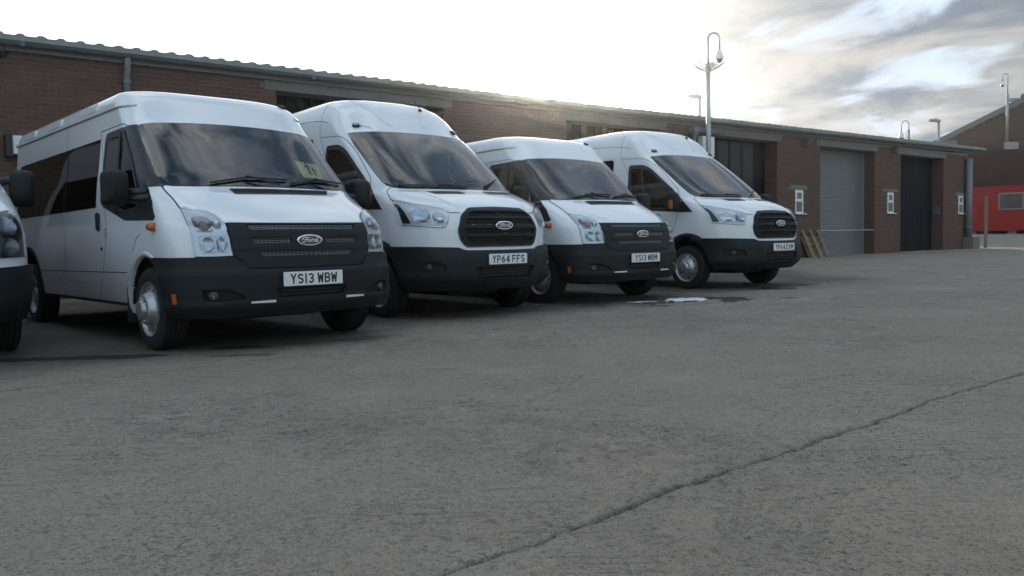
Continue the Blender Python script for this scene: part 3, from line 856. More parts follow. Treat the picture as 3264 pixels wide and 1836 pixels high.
    top=van.Q([(.838,.742),(.72,.742),(.600,.742),(.545,.712),(.512,.69),(.50,.645),(.2,.642),(0,.641)])
    half=[(q,z) for q,z in right]+[(right[-1][0]-.0,.748)]+top
    BU=[(0,.285)]+[(right[0][0]*t,.285) for t in (.5,.9)]+half
    BU=BU+[(-q,z) for q,z in reversed(BU) if abs(q)>1e-6]
    FP=rounded(van.Q([(.80,.503),(.649,.505),(.535,.46),(.522,.425),(.70,.413),(.785,.425)]),.015); FPm=[(-a,b) for a,b in FP][::-1]
    CG=rounded(van.Q([(.31,.497),(-.31,.497),(-.28,.425),(.28,.425)]),.01)
    def bd(q,z):
        d=-.012*smooth01(z,.628,.640) + .010*smooth01(z,.41,.392)*smooth01(z,.355,.375) - .02*smooth01(z,.36,.29)
        return d
    bp=patch('bumper',BU,van.wrap,M['plastic'],root,.034,[FP,FPm,CG],.026,.03,disp=bd)
    for S in (FP,FPm,CG): patch('bumper_recess',inset(S,-.006),van.wrap,M['gap'],bp,.006,res=.04,skirt=0)
    b=MB()
    for z in (.445,.47): b.tube([van.fmap(y/20,z)[0]+Vector((-.018,0,0)) for y in range(-5,6)],.005,5)
    b.build('intake_slat',M['black'],bp)
    for sg in (1,-1):
        fog(van,bp,.735,.455,sg)
        S=van.Q([(.305,.396),(.49,.397),(.485,.409),(.31,.413)]); S=[(sg*a,b) for a,b in S]
        patch('bright_strip',S,van.wrap,M['paper'],bp,.050,res=.03,skirt=.006)
        S=van.QX([(.375,.40),(.375,.475),(.34,.475),(.34,.40)]); S=[(sg*a,b) for a,b in S]
        patch('amber_reflector',S,van.wrap,M['orange'],bp,.040,res=.03,skirt=.006)
    van.seams('bumper_joint',[van.Q([(y,z) for y,z in [(.60,.742),(.512,.69),(.50,.645)]]),van.Q([(-.60,.742),(-.53,.70),(-.525,.645)])],M['gap'],bp,.005,.036)
    van.seams('bonnet_gap',[van.Q([(.832,1.318),(.824,1.209),(.828,1.125)]),van.Q([(-.832,1.318),(-.824,1.209),(-.828,1.125)]),van.Q([(.606,.988),(.3,.986),(0,.985),(-.3,.986),(-.606,.988)])],M['gap'],root,.011,.0015)
    # scuttle vent
    VT=rounded(van.Q([(.338,1.300),(.0,1.307),(-.605,1.306),(-.545,1.262),(0,1.256),(.338,1.248)]),.01)
    vt=patch('bonnet_vent',VT,van.wrap,M['black'],root,.0035,[inset(VT,.012)],.03,.004)
    patch('vent_recess',inset(VT,.008),van.wrap,M['gap'],vt,.0015,res=.05,skirt=0)
    van.seams('vent_bar',[van.Q([(y,1.255),(y-.01,1.30)]) for y in (.13,-.08,-.30)]+[van.Q([(.33,z),(0,z+.006),(-.55,z+.006)]) for z in (1.265,1.28)],M['plastic'],vt,.007,.005)
    wiper(van,root,[(.47,1.336),(.15,1.392),(-.22,1.384)],(-.12,1.318)); wiper(van,root,[(-.25,1.35),(-.50,1.393),(-.82,1.376)],(-.70,1.32))
    b=MB(); p=Vector((1.40,-.12,1.80)); b.box(-.05,.05,-.09,.09,-.06,.05,Mx=Matrix.Translation(p)@Matrix.Rotation(R(-35),4,'Y')); b.build('rear_view_mirror',M['black'],root,bevel=.01)
    # roof marker lamp on the near-side corner
    for sg in (-1,):
        p,n=van.fmap(sg*.70,2.19); b=MB(); b.box(-.04,.04,-.03,.03,0,.025,Mx=Matrix.Translation(p)@n.to_track_quat('Z','Y').to_matrix().to_4x4()); b.build('marker_lamp',M['black'],root,bevel=.008)
    interior(root,.80,1.30,(3.0,3.75,4.5),5.5,1.6)
    # door cards
    number_plate(root,-.050,.560,text)
    return root,van

def build_first(label,loc,rz,group):
    sh=Shell([(z,x,w,L,a,b) for z,x,w,L,a,b in [(.30,.08,.93,.55,2.5,2.6),(.45,.0,.96,.6,2.5,2.6),(.62,.0,.975,.6,2.5,2.6),(.80,.04,.98,.58,2.5,2.6),(.95,.08,.978,.56,2.5,2.6),(1.05,.15,.972,.54,2.6,2.5),(1.12,.26,.968,.5,2.7,2.4),(1.2,.42,.96,.45,2.9,2.3),(1.28,.62,.955,.38,3,2.2),(1.34,.80,.95,.32,3.2,2.1),(1.5,.98,.93,.3,3.5,2.2),(1.8,1.3,.90,.3,3.8,2.3),(2.1,1.62,.87,.3,4,2.3),(2.3,1.82,.83,.3,3.6,2.3),(2.42,2.0,.76,.34,3.3,2.3),(2.5,2.25,.6,.4,3,2.3),(2.54,2.7,.3,.45,3,2.2),(2.55,3.2,.01,.45,2.5,2)]],5.9)
    van=Van(sh); root=empty('van',label,'van',loc,rz,group)
    WS=sym([(0,2.06),(.5,2.055),(.76,2.04),(.82,1.8),(.85,1.5),(.84,1.40),(.78,1.365),(.5,1.36),(0,1.36)]); WSq=van.Q(WS); WSh=inset(WSq,.035)
    DW=[(2.0,1.95),(1.75,1.96),(1.35,1.6),(1.05,1.30),(1.05,1.2),(2.0,1.22)]; DWh=inset(DW,.03); BW=[(2.2,1.2),(2.2,1.95),(5.5,1.95),(5.5,1.2)]; BWh=inset(BW,.05)
    def holes(c):
        if c.z>1.3 and c.x<sh.xf(c.z)+sh.L(c.z)*.98 and inpoly((van.q_of_y(c.y,c.z),c.z),WSh): return True
        return abs(c.y)>.6 and c.x>.9 and (inpoly((c.x,c.z),DWh) or inpoly((c.x,c.z),BWh))
    AX=(1.0,.335,.45); BX=(4.6,.335,.47)
    build_shell(van,root,holes,[AX,BX],[],.35,{})
    ws=patch('windscreen',WSq,van.wrap,M['wsglass'],root,.004,res=.06,skirt=.006)
    patch('windscreen_border',inset(WSq,-.006),van.wrap,M['pillar'],ws,.002,[inset(WSq,.055)],.06,.006)
    for sg in (1,-1):
        side_window(van,root,DW,sg,M['sideglass'],'door_window'); side_window(van,root,BW,sg,M['tint'])
        for ax,az,ar in (AX,BX): arch_lip(van,root,ax,az,ar,sg,M['plastic'],.03); arch_liner(root,ax,az,ar-.012,sg)
        van.seams('panel_gap',[van.QX([(2.1,.37),(2.1,2.02),(1.7,2.03),(1.0,1.36)],sg)],M['gap'],root,.007)
        mirror_housing(root,sg,1.0,1.07,1.19,1.50,.19,arm=[((1.1,.93,1.25),(1.02,1.0,1.25)),((1.1,.93,1.40),(1.02,1.0,1.42))])
        make_wheel(root,1.0,sg,.955,seed=12); make_wheel(root,4.6,sg,.955,dish=True)
        P=[(sg*a,b) for a,b in rounded(van.Q([(.925,1.0),(.90,1.09),(.84,1.125),(.72,1.09),(.665,1.0),(.66,.765),(.925,.775)]),[.05,.05,.05,.05,.03,.02,.02])]
        h=patch('headlight',P,van.wrap,M['black'],root,.003,res=.03,skirt=.01)
        bowl_lamp(van,h,'main_reflector',.79,1.0,.075,.068,sg,M['reflector'],.019,.014,2.2); bowl_lamp(van,h,'dip_reflector',.79,.85,.075,.068,sg,M['reflector'],.019,.014,2.2)
        patch('lens',P,van.wrap,M['lens'],h,.024,res=.04,skirt=.022)
    patch('grille',rounded(van.Q(sym([(0,1.02),(.60,1.0),(.63,.80),(0,.79)])),.02),van.wrap,M['black'],root,.02,res=.05,skirt=.02)
    for z in (.84,.895,.95): patch('grille_slat',van.Q([(.56,z),(-.56,z),(-.56,z+.02),(.56,z+.02)]),van.wrap,M['plastic'],root,.03,res=.06,skirt=.01)
    right=van.QX([(1.0-.45*math.cos(R(a)),.335+.45*math.sin(R(a))) for a in range(-6,62,8)])
    BU=[(0,.30)]+[(right[0][0]*t,.30) for t in (.3,.6,.9)]+right+van.Q([(.93,.715),(.6,.69),(0,.69)])
    BU=BU+[(-q,z) for q,z in reversed(BU) if abs(q)>1e-6]
    patch('bumper',BU,van.wrap,M['plastic'],root,.034,[],.04,.03)
    interior(root,.92,1.30,(3.3,4.1),5.8,1.6)
    return root

# ------------------------------------------------------------------ the newer van (2 in the row)
def build_new(label,text,loc,rz,group):
    van=Van(new); root=empty('minibus',label,'minibus',loc,rz,group)
    WS=sym([(0,2.148),(.3,2.145),(.55,2.137),(.75,2.122),(.83,2.112),(.862,1.95),(.872,1.80),(.878,1.60),(.868,1.50),(.845,1.452),(.80,1.424),(.70,1.412),(.5,1.409),(.25,1.411),(0,1.412)])
    WSq=van.Q(WS); WSh=inset(WSq,.022)
    DB=rounded([(2.30,2.005),(1.96,1.99),(1.79,1.915),(1.31,1.565),(.872,1.178),(1.178,1.190),(1.59,1.222),(2.28,1.262)],[.06,.1,.1,0,.01,.01,.01,.04])
    DW=[(2.27,1.96),(2.20,1.975),(1.96,1.955),(1.80,1.88),(1.40,1.58),(1.22,1.42),(1.22,1.225),(1.60,1.25),(2.25,1.288)]
    DWh=inset(DW,.0)
    WINS=[rounded([(xa,1.33),(xa,2.125),(xb,2.125),(xb,1.33)],.07) for xa,xb in ((2.665,3.75),(3.82,4.90),(4.97,6.05))]
    WH=[inset(w,.018) for w in WINS]
    DOOR=[(2.479,2.124),(2.105,2.095),(1.889,2.052),(1.629,1.901),(1.209,1.541),(1.177,1.174),(1.274,.879),(1.50,.62),(1.52,.36),(2.47,.36)]
    BON=sym([(0,1.41),(.5,1.405),(.80,1.41),(.90,1.365),(.936,1.272),(.795,1.203),(.63,1.155),(.575,1.118),(.465,1.117),(.38,1.16),(0,1.168)])
    BONq=van.Q(BON)
    def onfront(c): return c.x<new.xf(c.z)+new.L(c.z)*.99
    def holes(c):
        if c.z>1.38 and onfront(c) and inpoly((van.q_of_y(c.y,c.z),c.z),WSh): return True
        if abs(c.y)>.6 and c.x>1.0:
            if inpoly((c.x,c.z),DWh): return True
            if any(inpoly((c.x,c.z),w) for w in WH): return True
        return False
    regions=[('bonnet',lambda c: c.z<1.43 and onfront(c) and inpoly((van.q_of_y(c.y,c.z),c.z),BONq),None),
             ('door1',lambda c: c.y>.7 and inpoly((c.x,c.z),DOOR),None),('door2',lambda c: c.y<-.7 and inpoly((c.x,c.z),DOOR),None)]
    AX=(1.02,.335,.46); BX=(5.0,.335,.47)
    out=build_shell(van,root,holes,[AX,BX],regions,.35,{})
    ws=patch('windscreen',WSq,van.wrap,M['wsglass'],root,.004,res=.05,skirt=.006)
    patch('windscreen_border',inset(WSq,-.006),van.wrap,M['pillar'],ws,.002,[inset(WSq,.055)],.05,.006)
    for sg in (1,-1):
        mp=van.smap(sg); door=out['door1' if sg>0 else 'door2']
        patch('window_surround',DB,mp,M['pillar'],door,.004,[inset(DW,.03)],.045,.008)
        patch('door_window',DW,mp,M['sideglass'],door,.002,res=.06,skirt=.002)
        for w in WINS: side_window(van,root,w,sg,M['tint'] if sg>0 else M['tint'])
        S=[[(2.49,.37),(2.479,2.124),(2.105,2.100),(1.96,2.085),(1.83,2.03),(1.629,1.901),(1.209,1.541),(1.178,1.45),(1.177,1.174),(1.274,.879)],[(2.482,2.124),(2.524,2.40),(2.53,2.53)],
           [(3.25,2.379),(2.847,2.363),(2.51,2.330),(2.38,2.305),(2.30,2.275)],[(3.8,.37),(3.8,1.3)]]
        van.seams('panel_gap',[van.QX(p,sg) for p in S],M['gap'],root,.007,.0012)
        h=MB(); p,n=mp(2.36,1.10); h.box(-.07,.07,-.018,.018,-.02,.02,Mx=Matrix.Translation(p+n*.012)); h.build('handle',M['paint'],door,bevel=.01)
        patch('sill_trim',[(1.52,.335),(1.52,.365),(4.5,.365),(4.5,.335)],mp,M['gap'],root,.003,res=.08,skirt=.03)
        arch_lip(van,root,*AX,sg,M['plastic'],.045,a0=-8,a1=125,off=.02,name='arch_trim',w2=.10,inner=.1)
        arch_lip(van,root,*BX,sg,M['plastic'],.045,off=.02,name='arch_trim')
        arch_liner(root,AX[0],AX[1],AX[2]-.012,sg); arch_liner(root,BX[0],BX[1],BX[2]-.012,sg)
        mirror_housing(root,sg,1.10,1.17,1.195,1.50,.20,amber=(1.23,1.37),arm=[((1.2,.95,1.24),(1.12,1.1,1.24)),((1.2,.95,1.29),(1.12,1.1,1.30))])
        make_wheel(root,1.02,sg,.975,seed=3); make_wheel(root,5.0,sg,.965,dish=True)
        p,n=van.fmap(sg*.70,2.215); b=MB()
        T=Matrix.Translation(p)@n.to_track_quat('Z','Y').to_matrix().to_4x4()
        b.box(-.045,.045,-.035,.035,-.005,.028,Mx=T); o=b.build('marker_lamp',M['black'],root,bevel=.012)
        b=MB(); b.box(-.03,.03,-.018,.012,.027,.031,Mx=T); b.build('lens',M['reflector'],o)
    HL=[(.936,1.266),(.795,1.200),(.66,1.163),(.612,1.140),(.594,1.10),(.615,1.03),(.650,.970),(.70,.962),(.84,.981),(.95,.998),(.957,1.135)]
    for sg in (1,-1):
        P=[(sg*a,b) for a,b in van.Q(HL)]
        h=patch('headlight',P,van.wrap,M['lampin'],root,.003,res=.03,skirt=.01)
        patch('headlight_rim',inset(P,-.006),van.wrap,M['gap'],h,.0025,[inset(P,.004)],.03,.005)
        bowl_lamp(van,h,'main_reflector',.82,1.085,.066,.068,sg,M['reflector'],.019,.015,4.5)
        bowl_lamp(van,h,'dip_reflector',.685,1.065,.055,.056,sg,M['reflector'],.019,.015,4.5)
        S=[(sg*a,b) for a,b in van.Q([(.945,1.235),(.90,1.19),(.905,1.01),(.945,1.015)])]
        patch('lamp_shroud',S,van.wrap,M['black'],h,.006,res=.02,skirt=.003)
        S=[(sg*a,b) for a,b in van.Q([(.93,1.228),(.90,1.205),(.885,1.06),(.86,1.012),(.66,1.0),(.655,.985),(.875,1.0),(.905,1.045)])]
        patch('light_guide',S,van.wrap,M['paper'],h,.010,res=.02,skirt=.006)
        patch('lens',P,van.wrap,M['lens'],h,.024,res=.04,skirt=.022)
    # grille
    GR=rounded(sym([(0,1.157),(.345,1.147),(.455,1.078),(.517,.94),(.492,.835),(.43,.768),(0,.768)]),.03,3)
    GQ=van.Q(GR)
    def hw(z): return Curve([.76,.78,.84,.94,1.075,1.12,1.15],[.38,.42,.46,.485,.43,.37,.30])(z)
    slots=[]
    for za,zb in ((1.070,1.118),(.985,1.045),(.892,.952),(.812,.862)):
        zm=(za+zb)/2
        slots.append(rounded(van.Q([(hw(zb)-.02,zb),(-hw(zb)+.02,zb),(-hw(za)+.02,za),(hw(za)-.02,za)]),.018))
    def gd(q,z):
        d=0
        for s_ in slots:
            za=min(p[1] for p in s_); zb=max(p[1] for p in s_)
            if za-.022<z<zb+.022: d=max(d,.010)
        return d
    g=patch('grille',GQ,van.wrap,M['plastic'],root,.018,slots,.024,.02,disp=gd)
    patch('grille_frame',inset(GQ,-.018),van.wrap,M['black'],g,.014,[inset(GQ,.004)],.03,.014)
    patch('radiator_cover',GQ,van.wrap,M['gap'],g,.003,res=.07,skirt=.0)
    b=MB()
    for s_ in slots:
        za=min(p[1] for p in s_); zb=max(p[1] for p in s_); zm=(za+zb)/2; h_=hw(zm)-.03
        for zc in (zm,): b.tube([(lambda q:q[0]+q[1]*.012)(van.fmap(h_*k/10,zc)) for k in range(-10,11)],.0055,5)
        for k in range(-6,7):
            y=k*.066
            if abs(y)<h_: b.tube([(lambda q:q[0]+q[1]*.010)(van.fmap(y,t)) for t in (za,zb)],.003,4,False)
    b.build('grille_slat',M['plastic'],g)
    badge(root,van.fmap(0,.98)[0].x-.045,.980,.118,.046)
    # bumper
    arc_pts=[(1.02-.46*math.cos(R(a)),.335+.46*math.sin(R(a))) for a in range(-6,72,8)]
    right=van.QX(arc_pts)
    TOPX=van.QX([(.86,.79),(.72,.775)])
    top=van.Q([(.85,.766),(.60,.750),(.535,.744),(.500,.725),(.468,.712),(.2,.706),(0,.705)])
    BU=[(0,.30)]+[(right[0][0]*t,.30) for t in (.3,.6,.9)]+right+TOPX+top
    BU=BU+[(-q,z) for q,z in reversed(BU) if abs(q)>1e-6]
    FP=rounded(van.Q([(.905,.62),(.75,.61),(.67,.575),(.665,.505),(.76,.485),(.89,.503)]),.015); FPm=[(-a,b) for a,b in FP][::-1]
    CG=rounded(van.Q([(.395,.540),(-.395,.540),(-.32,.425),(.32,.425)]),.02)
    cgq=van.q_of_y(.5,.6)
    def bd(q,z):
        aq=abs(q)
        d=.014*smooth01(aq,van_q1,van_q0)*smooth01(z,.715,.69)   # centre panel stands proud
        d+=.012*smooth01(z,.79,.765)*smooth01(z,.72,.75)*smooth01(aq,.62,.72)
        d-=.035*smooth01(z,.42,.30)
        if aq>.5: d-=.012*smooth01(aq,.62,.66)*smooth01(z,.70,.66)*smooth01(z,.44,.5)
        return d
    van_q0=van.q_of_y(.44,.6); van_q1=van.q_of_y(.52,.6)
    bp=patch('bumper',BU,van.wrap,M['plastic'],root,.036,[FP,FPm,CG],.028,.034,disp=bd)
    for S in (FP,FPm,CG): patch('bumper_recess',inset(S,-.006),van.wrap,M['gap'],bp,.008,res=.05,skirt=0)
    b=MB()
    for z in (.455,.485,.515): b.tube([van.fmap(y/16,z)[0]+Vector((-.02,0,0)) for y in range(-5,6)],.006,5)
    b.build('intake_slat',M['black'],bp)
    for sg in (1,-1): fog(van,bp,.805,.553,sg,.026)
    BS=[van.Q([(s_*y,z) for y,z in [(.82,1.425),(.90,1.365),(.938,1.280),(.795,1.206),(.65,1.162),(.60,1.135),(.56,1.118),(.47,1.118)]]) for s_ in (1,-1)]
    van.seams('bonnet_gap',BS,M['gap'],root,.009,.0015)
    van.seams('bonnet_crease',[van.Q([(s_*y,z) for y,z in [(.60,1.40),(.575,1.32),(.50,1.22),(.44,1.165)]]) for s_ in (1,-1)],M['paint'],root,.02,.004)
    for a in (1,-1):
        VT=[(.53,1.372),(.09,1.379),(.095,1.345),(.49,1.336)] if a>0 else [(-.235,1.380),(-.685,1.386),(-.645,1.352),(-.255,1.349)]
        VT=rounded(van.Q(VT),.008)
        vt=patch('bonnet_vent',VT,van.wrap,M['black'],root,.0035,[inset(VT,.010)],.03,.004)
        patch('vent_recess',inset(VT,.006),van.wrap,M['gap'],vt,.0015,res=.06,skirt=0)
    wiper(van,root,[(.75,1.436),(.30,1.432),(-.10,1.430)],(-.02,1.415),.02); wiper(van,root,[(-.36,1.438),(-.52,1.49),(-.66,1.54)],(-.33,1.42),.02)
    # raised roof ribs
    for y0,y1 in ((.46,.25),(-.46,-.25)):
        P=[(van.q_of_y(y1-.045,2.25),2.25),(van.q_of_y(y1+.045,2.25),2.25),(van.q_of_y((y0+y1)/2+.07,2.45),2.45),(van.q_of_y(y0+.06,2.60),2.60),(van.q_of_y(y0-.06,2.60),2.60),(van.q_of_y((y0+y1)/2-.06,2.45),2.45)]
        cxm=lambda q,z: .010
        patch('roof_rib',rounded(P,.02),van.wrap,M['paint'],root,.006,res=.03,skirt=.008)
    van.seams('roof_groove',[van.Q([(s_*.80,2.20),(s_*.76,2.38),(s_*.66,2.56)]) for s_ in (1,-1)],M['paint'],root,.012,.004)
    b=MB(); p,n=van.fmap(-.35,2.50); b.tube([p,p+Vector((.0,0,.03))],[.03,.015],8); b.tube([p+Vector((.0,0,.03)),p+Vector((.16,.0,.17))],.004,5); b.build('aerial',M['black'],root,smooth=True)
    b=MB(); b.box(-.05,.05,-.10,.10,-.06,.06,Mx=Matrix.Translation((1.78,-.10,2.03))@Matrix.Rotation(R(-35),4,'Y')); b.build('rear_view_mirror',M['black'],root,bevel=.01)
    interior(root,.92,1.38,(3.3,4.1,4.9),6.3,1.6)
    number_plate(root,-.062,.622,text)
    return root,van
# ------------------------------------------------------------------ ground
FA=.6775; BXO=19.1364; ca,sa=math.cos(FA),math.sin(FA)
def fac(s,d=0,z=0): return Vector((s*ca-d*sa,BXO+s*sa+d*ca,z))
def vnoise(x,y,seed):
    xi=np.floor(x).astype(np.int64); yi=np.floor(y).astype(np.int64); fx=x-xi; fy=y-yi
    fx=fx*fx*(3-2*fx); fy=fy*fy*(3-2*fy)
    def h(a,b):
        n=(a*374761393+b*668265263+seed*974634777)&0xffffffff; n=((n^(n>>13))*1274126177)&0xffffffff; return ((n^(n>>16))&0xffff)/65535.
    return (h(xi,yi)*(1-fx)+h(xi+1,yi)*fx)*(1-fy)+(h(xi,yi+1)*(1-fx)+h(xi+1,yi+1)*fx)*fy
def fbm(x,y,seed,o=4):
    r=0;a=1;t=0
    for k in range(o): r=r+a*vnoise(x*2**k+17.3*k,y*2**k+5.1*k,seed+k); t+=a; a*=.5
    return r/t
def segd(X,Y,pts):
    best=np.full(X.shape,1e9); side=np.zeros(X.shape)
    for (x0,y0),(x1,y1) in zip(pts[:-1],pts[1:]):
        dx,dy=x1-x0,y1-y0; l2=dx*dx+dy*dy; t=np.clip(((X-x0)*dx+(Y-y0)*dy)/l2,0,1)
        d=np.hypot(X-x0-t*dx,Y-y0-t*dy); sd=((X-x0)*dy-(Y-y0)*dx)/math.sqrt(l2); m=d<best; best=np.where(m,d,best); side=np.where(m,sd,side)
    return best,side
def sstep(x,a,b): t=np.clip((x-a)/(b-a),0,1); return t*t*(3-2*t)
CRACK=[(-1.2,1.1),(.05,2.22),(.45,2.6),(.69,2.83),(1.08,3.16),(1.58,3.60),(2.25,4.19),(2.94,4.74),(6.5,7.8),(12,12.4)]
SEAM=[(-6,2.1),(-2.83,5.05),(-1.88,5.97),(-.96,6.88),(.8,8.69),(1.91,9.67),(4.28,11.37),(12,17.2)]
SEAM2=[(1.95,9.7),(3.3,8.4),(7.5,4.2)]; SEAM3=[(4.0,15.2),(9,11.2),(16,6)]
def ground_base(X,Y):
    S=X*ca+(Y-BXO)*sa
    return .0038*np.maximum(0,Y-7)+.50*sstep(S,26.,37.)
def gh(x,y): return float(ground_base(np.array([float(x)]),np.array([float(y)]))[0])
def axis(segs,outer,sgn_lo,sgn_hi):
    c=[segs[0][0]]
    for a,b,st in segs:
        n=max(1,int(round((b-a)/st))); c+=[a+(b-a)*k/n for k in range(1,n+1)]
    lo=[];st=segs[0][2]*1.5;p=segs[0][0]
    while p>-outer: st*=1.25; p-=st; lo.append(p)
    hi=[];st=segs[-1][2]*1.5;p=segs[-1][1]
    while p<outer: st*=1.25; p+=st; hi.append(p)
    return np.array(lo[::-1]+c+hi)
def build_ground():
    xs=axis([(-6,-2.6,.05),(-2.6,-1.2,.02),(-1.2,3.4,.0105),(3.4,9,.05)],600,1,1)
    ys=axis([(1.2,1.6,.05),(1.6,4.9,.0095),(4.9,7.5,.022),(7.5,14,.05),(14,36,.25)],900,1,1)
    X,Y=np.meshgrid(xs,ys)
    near=1-sstep(np.hypot(X-.5,Y-2),9,15)
    Z=ground_base(X,Y)
    rough=fbm(X*7,Y*7,3,4)-.5; fine=fbm(X*26,Y*26,11,3)-.5; big=fbm(X*.8,Y*.8,21,3)
    # flaked-off top skin: plates with little edges
    fl=fbm(X*5.5+2*fbm(X*2,Y*2,31,2),Y*5.5,41,5); patchm=sstep(fbm(X*.75,Y*.75,55,3),.50,.62)
    flake=sstep(fl,.50,.53)
    fl2=fbm(X*17,Y*17,61,4); flake2=sstep(fl2,.54,.575)
    Z=Z+near*(.003*rough+.0022*fine*(.5+patchm)-.0045*flake*patchm-.0035*flake2*(.25+.9*patchm)+.008*(big-.5))
    jx=(fbm(X*9,Y*9,71,5)-.5)*.055+(fbm(X*1.6,Y*1.6,72,2)-.5)*.03; jy=(fbm(X*9,Y*9,81,5)-.5)*.055+(fbm(X*1.6,Y*1.6,82,2)-.5)*.03
    d,side=segd(X+jx,Y+jy,CRACK); wv=fbm(X*3,Y*3,91,3)
    groove=np.exp(-(d/(.0055+.014*np.clip(wv-.44,0,1)))**2)*(.72+.28*sstep(fbm(X*6,Y*6,93,3),.3,.6))
    Z=Z-near*.018*groove + near*.009*sstep(-side,-.01,.05)*np.exp(-np.maximum(0,-side)/.5) 
    # hairline branches off the joint
    br=np.zeros(X.shape)
    for bp_ in ([(1.08,3.16),(1.0,3.45),(1.2,3.8),(1.1,4.3)],[(.45,2.6),(.75,2.52),(1.1,2.62)],[(2.25,4.19),(2.6,4.05),(3.1,4.15)],[(-1.2,3.6),(-.5,3.75),(.1,4.2),(.4,4.9)]):
        db,_=segd(X+jx*1.2,Y+jy*1.2,bp_); br=np.maximum(br,np.exp(-(db/.006)**2)*.8)
    Z=Z-near*.006*br
    d2,_=segd(X+jx*.7,Y+jy*.7,SEAM); g2=np.exp(-(d2/.018)**2)
    d3,_=segd(X+jx,Y+jy,SEAM2); d4,_=segd(X+jx,Y+jy,SEAM3); g3=np.exp(-(d3/.02)**2)*.7+np.exp(-(d4/.03)**2)*.8
    Z=Z-near*.012*g2
    # stains, wet patches and painted van shade
    def blob(cx,cy,rx,ry,ang,seed,th=.5,k=.25):
        c,s_=math.cos(ang),math.sin(ang); u=((X-cx)*c+(Y-cy)*s_)/rx; v=(-(X-cx)*s_+(Y-cy)*c)/ry
        return sstep(1-np.hypot(u,v)+(fbm(X*2.2,Y*2.2,seed,4)-.5)*1.4,.0,k)
    oil=blob(-3.1,6.3,.9,.14,.1,5)*.8+blob(-2.25,6.72,.38,.16,.2,6)+blob(-2.0,6.25,.3,.09,.1,8)*.8+blob(-2.9,6.2,.25,.06,0,9)*.7+blob(-1.3,7.2,.5,.2,.7,12)*.5
    wet=np.maximum(blob(2.2,10.3,3.0,1.0,.62,15,k=.9),blob(4.0,12.8,1.6,.8,.62,16,k=.5))
    wet=np.clip(wet*sstep(fbm(X*1.7,Y*3.0,17,5),.30,.62)*1.1,0,1)
    # shade of the parked vans painted into the ground colour beyond the joint
    dS,sS=segd(X,Y,SEAM); bay=sstep(-sS+(fbm(X*1.3,Y*1.3,29,4)-.5)*1.1,.25,1.5)*(1-sstep(-sS,7.5,9.))*(1-sstep(X,5.2,7.0)); van_shade=.62*bay*(.65+.7*fbm(X*1.1,Y*1.1,37,4))
    crk=np.clip(groove*1.0+br*.5+g2*.55*sstep(fbm(X*2,Y*2,19,3),.3,.6)+g3*.5*sstep(fbm(X*2,Y*2,20,3),.35,.6),0,1)
    dark=np.clip(crk*.6+oil*.6+van_shade+flake*patchm*.07+flake2*.09*(.3+patchm)+near*.15*sstep(-fine,.05,.3),0,1)
    conc=sstep(X*ca+(Y-BXO)*sa+ (fbm(X*.4,Y*.4,23,2)-.5)*3,26.2,27.4)
    ny,nx=X.shape
    V=np.stack([X,Y,Z],-1).reshape(-1,3)
    i=np.arange((ny-1)*(nx-1)); r=i//(nx-1); c=i%(nx-1); a=r*nx+c
    F=np.stack([a,a+1,a+nx+1,a+nx],-1)
    me=bpy.data.meshes.new('ground'); me.vertices.add(len(V)); me.vertices.foreach_set('co',V.astype(np.float32).ravel())
    me.loops.add(F.size); me.loops.foreach_set('vertex_index',F.astype(np.int32).ravel())
    me.polygons.add(len(F)); me.polygons.foreach_set('loop_start',np.arange(0,F.size,4,dtype=np.int32)); me.polygons.foreach_set('loop_total',np.full(len(F),4,dtype=np.int32))
    me.update(); me.shade_smooth()
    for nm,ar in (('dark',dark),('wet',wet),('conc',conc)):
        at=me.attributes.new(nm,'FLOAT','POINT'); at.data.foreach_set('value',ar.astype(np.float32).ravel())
    o=link('ground',me); o['kind']='structure'
    m=bpy.data.materials.new('worn_yard_tarmac'); m.use_nodes=True; nt=m.node_tree; N=nt.nodes; L=nt.links; b=N['Principled BSDF']
    g=N.new('ShaderNodeNewGeometry'); P=g.outputs['Position']
    def noise(sc,det=5,ro=.6,vec=None):
        n=N.new('ShaderNodeTexNoise'); n.inputs['Scale'].default_value=sc; n.inputs['Detail'].default_value=det; n.inputs['Roughness'].default_value=ro; L.new(vec or P,n.inputs['Vector']); return n.outputs[0]
    def mr(f,a,b_,c=0,d_=1):
        n=N.new('ShaderNodeMapRange'); L.new(f,n.inputs[0]); 
        for k,q in enumerate((a,b_,c,d_)): n.inputs[k+1].default_value=q
        return n.outputs[0]
    def mix(f,a,b_,bt='MIX'):
        n=N.new('ShaderNodeMix'); n.data_type='RGBA'; n.blend_type=bt
        if isinstance(f,float): n.inputs[0].default_value=f
        else: L.new(f,n.inputs[0])
        for k,q in ((6,a),(7,b_)):
            if isinstance(q,tuple): n.inputs[k].default_value=q+(1,)
            else: L.new(q,n.inputs[k])
        return n.outputs[2]
    def attr(nm):
        n=N.new('ShaderNodeAttribute'); n.attribute_name=nm; return n.outputs['Fac']
    base=mix(mr(noise(.9,6,.65),.35,.65),(.318,.250,.190),(.392,.318,.247))
    base=mix(mr(noise(.45,4,.5),.52,.72,0,.5),base,(.36,.25,.18))      # reddish silt
    vo=N.new('ShaderNodeTexVoronoi'); vo.inputs['Scale'].default_value=170; L.new(P,vo.inputs['Vector'])
    sepc=N.new('ShaderNodeSeparateColor'); L.new(vo.outputs['Color'],sepc.inputs[0])
    base=mix(mr(sepc.outputs[0],.0,1,.0,.45),base,(.42,.365,.31))           # aggregate
    base=mix(mr(sepc.outputs[1],.78,1,0,.6),base,(.035,.033,.031))
    base=mix(mr(noise(30,6,.7),.5,.75,0,.28),base,(.10,.095,.088))
    base=mix(attr('conc'),base,(.30,.28,.24))
    ro=mr(attr('wet'),0,1,.86,.13); 
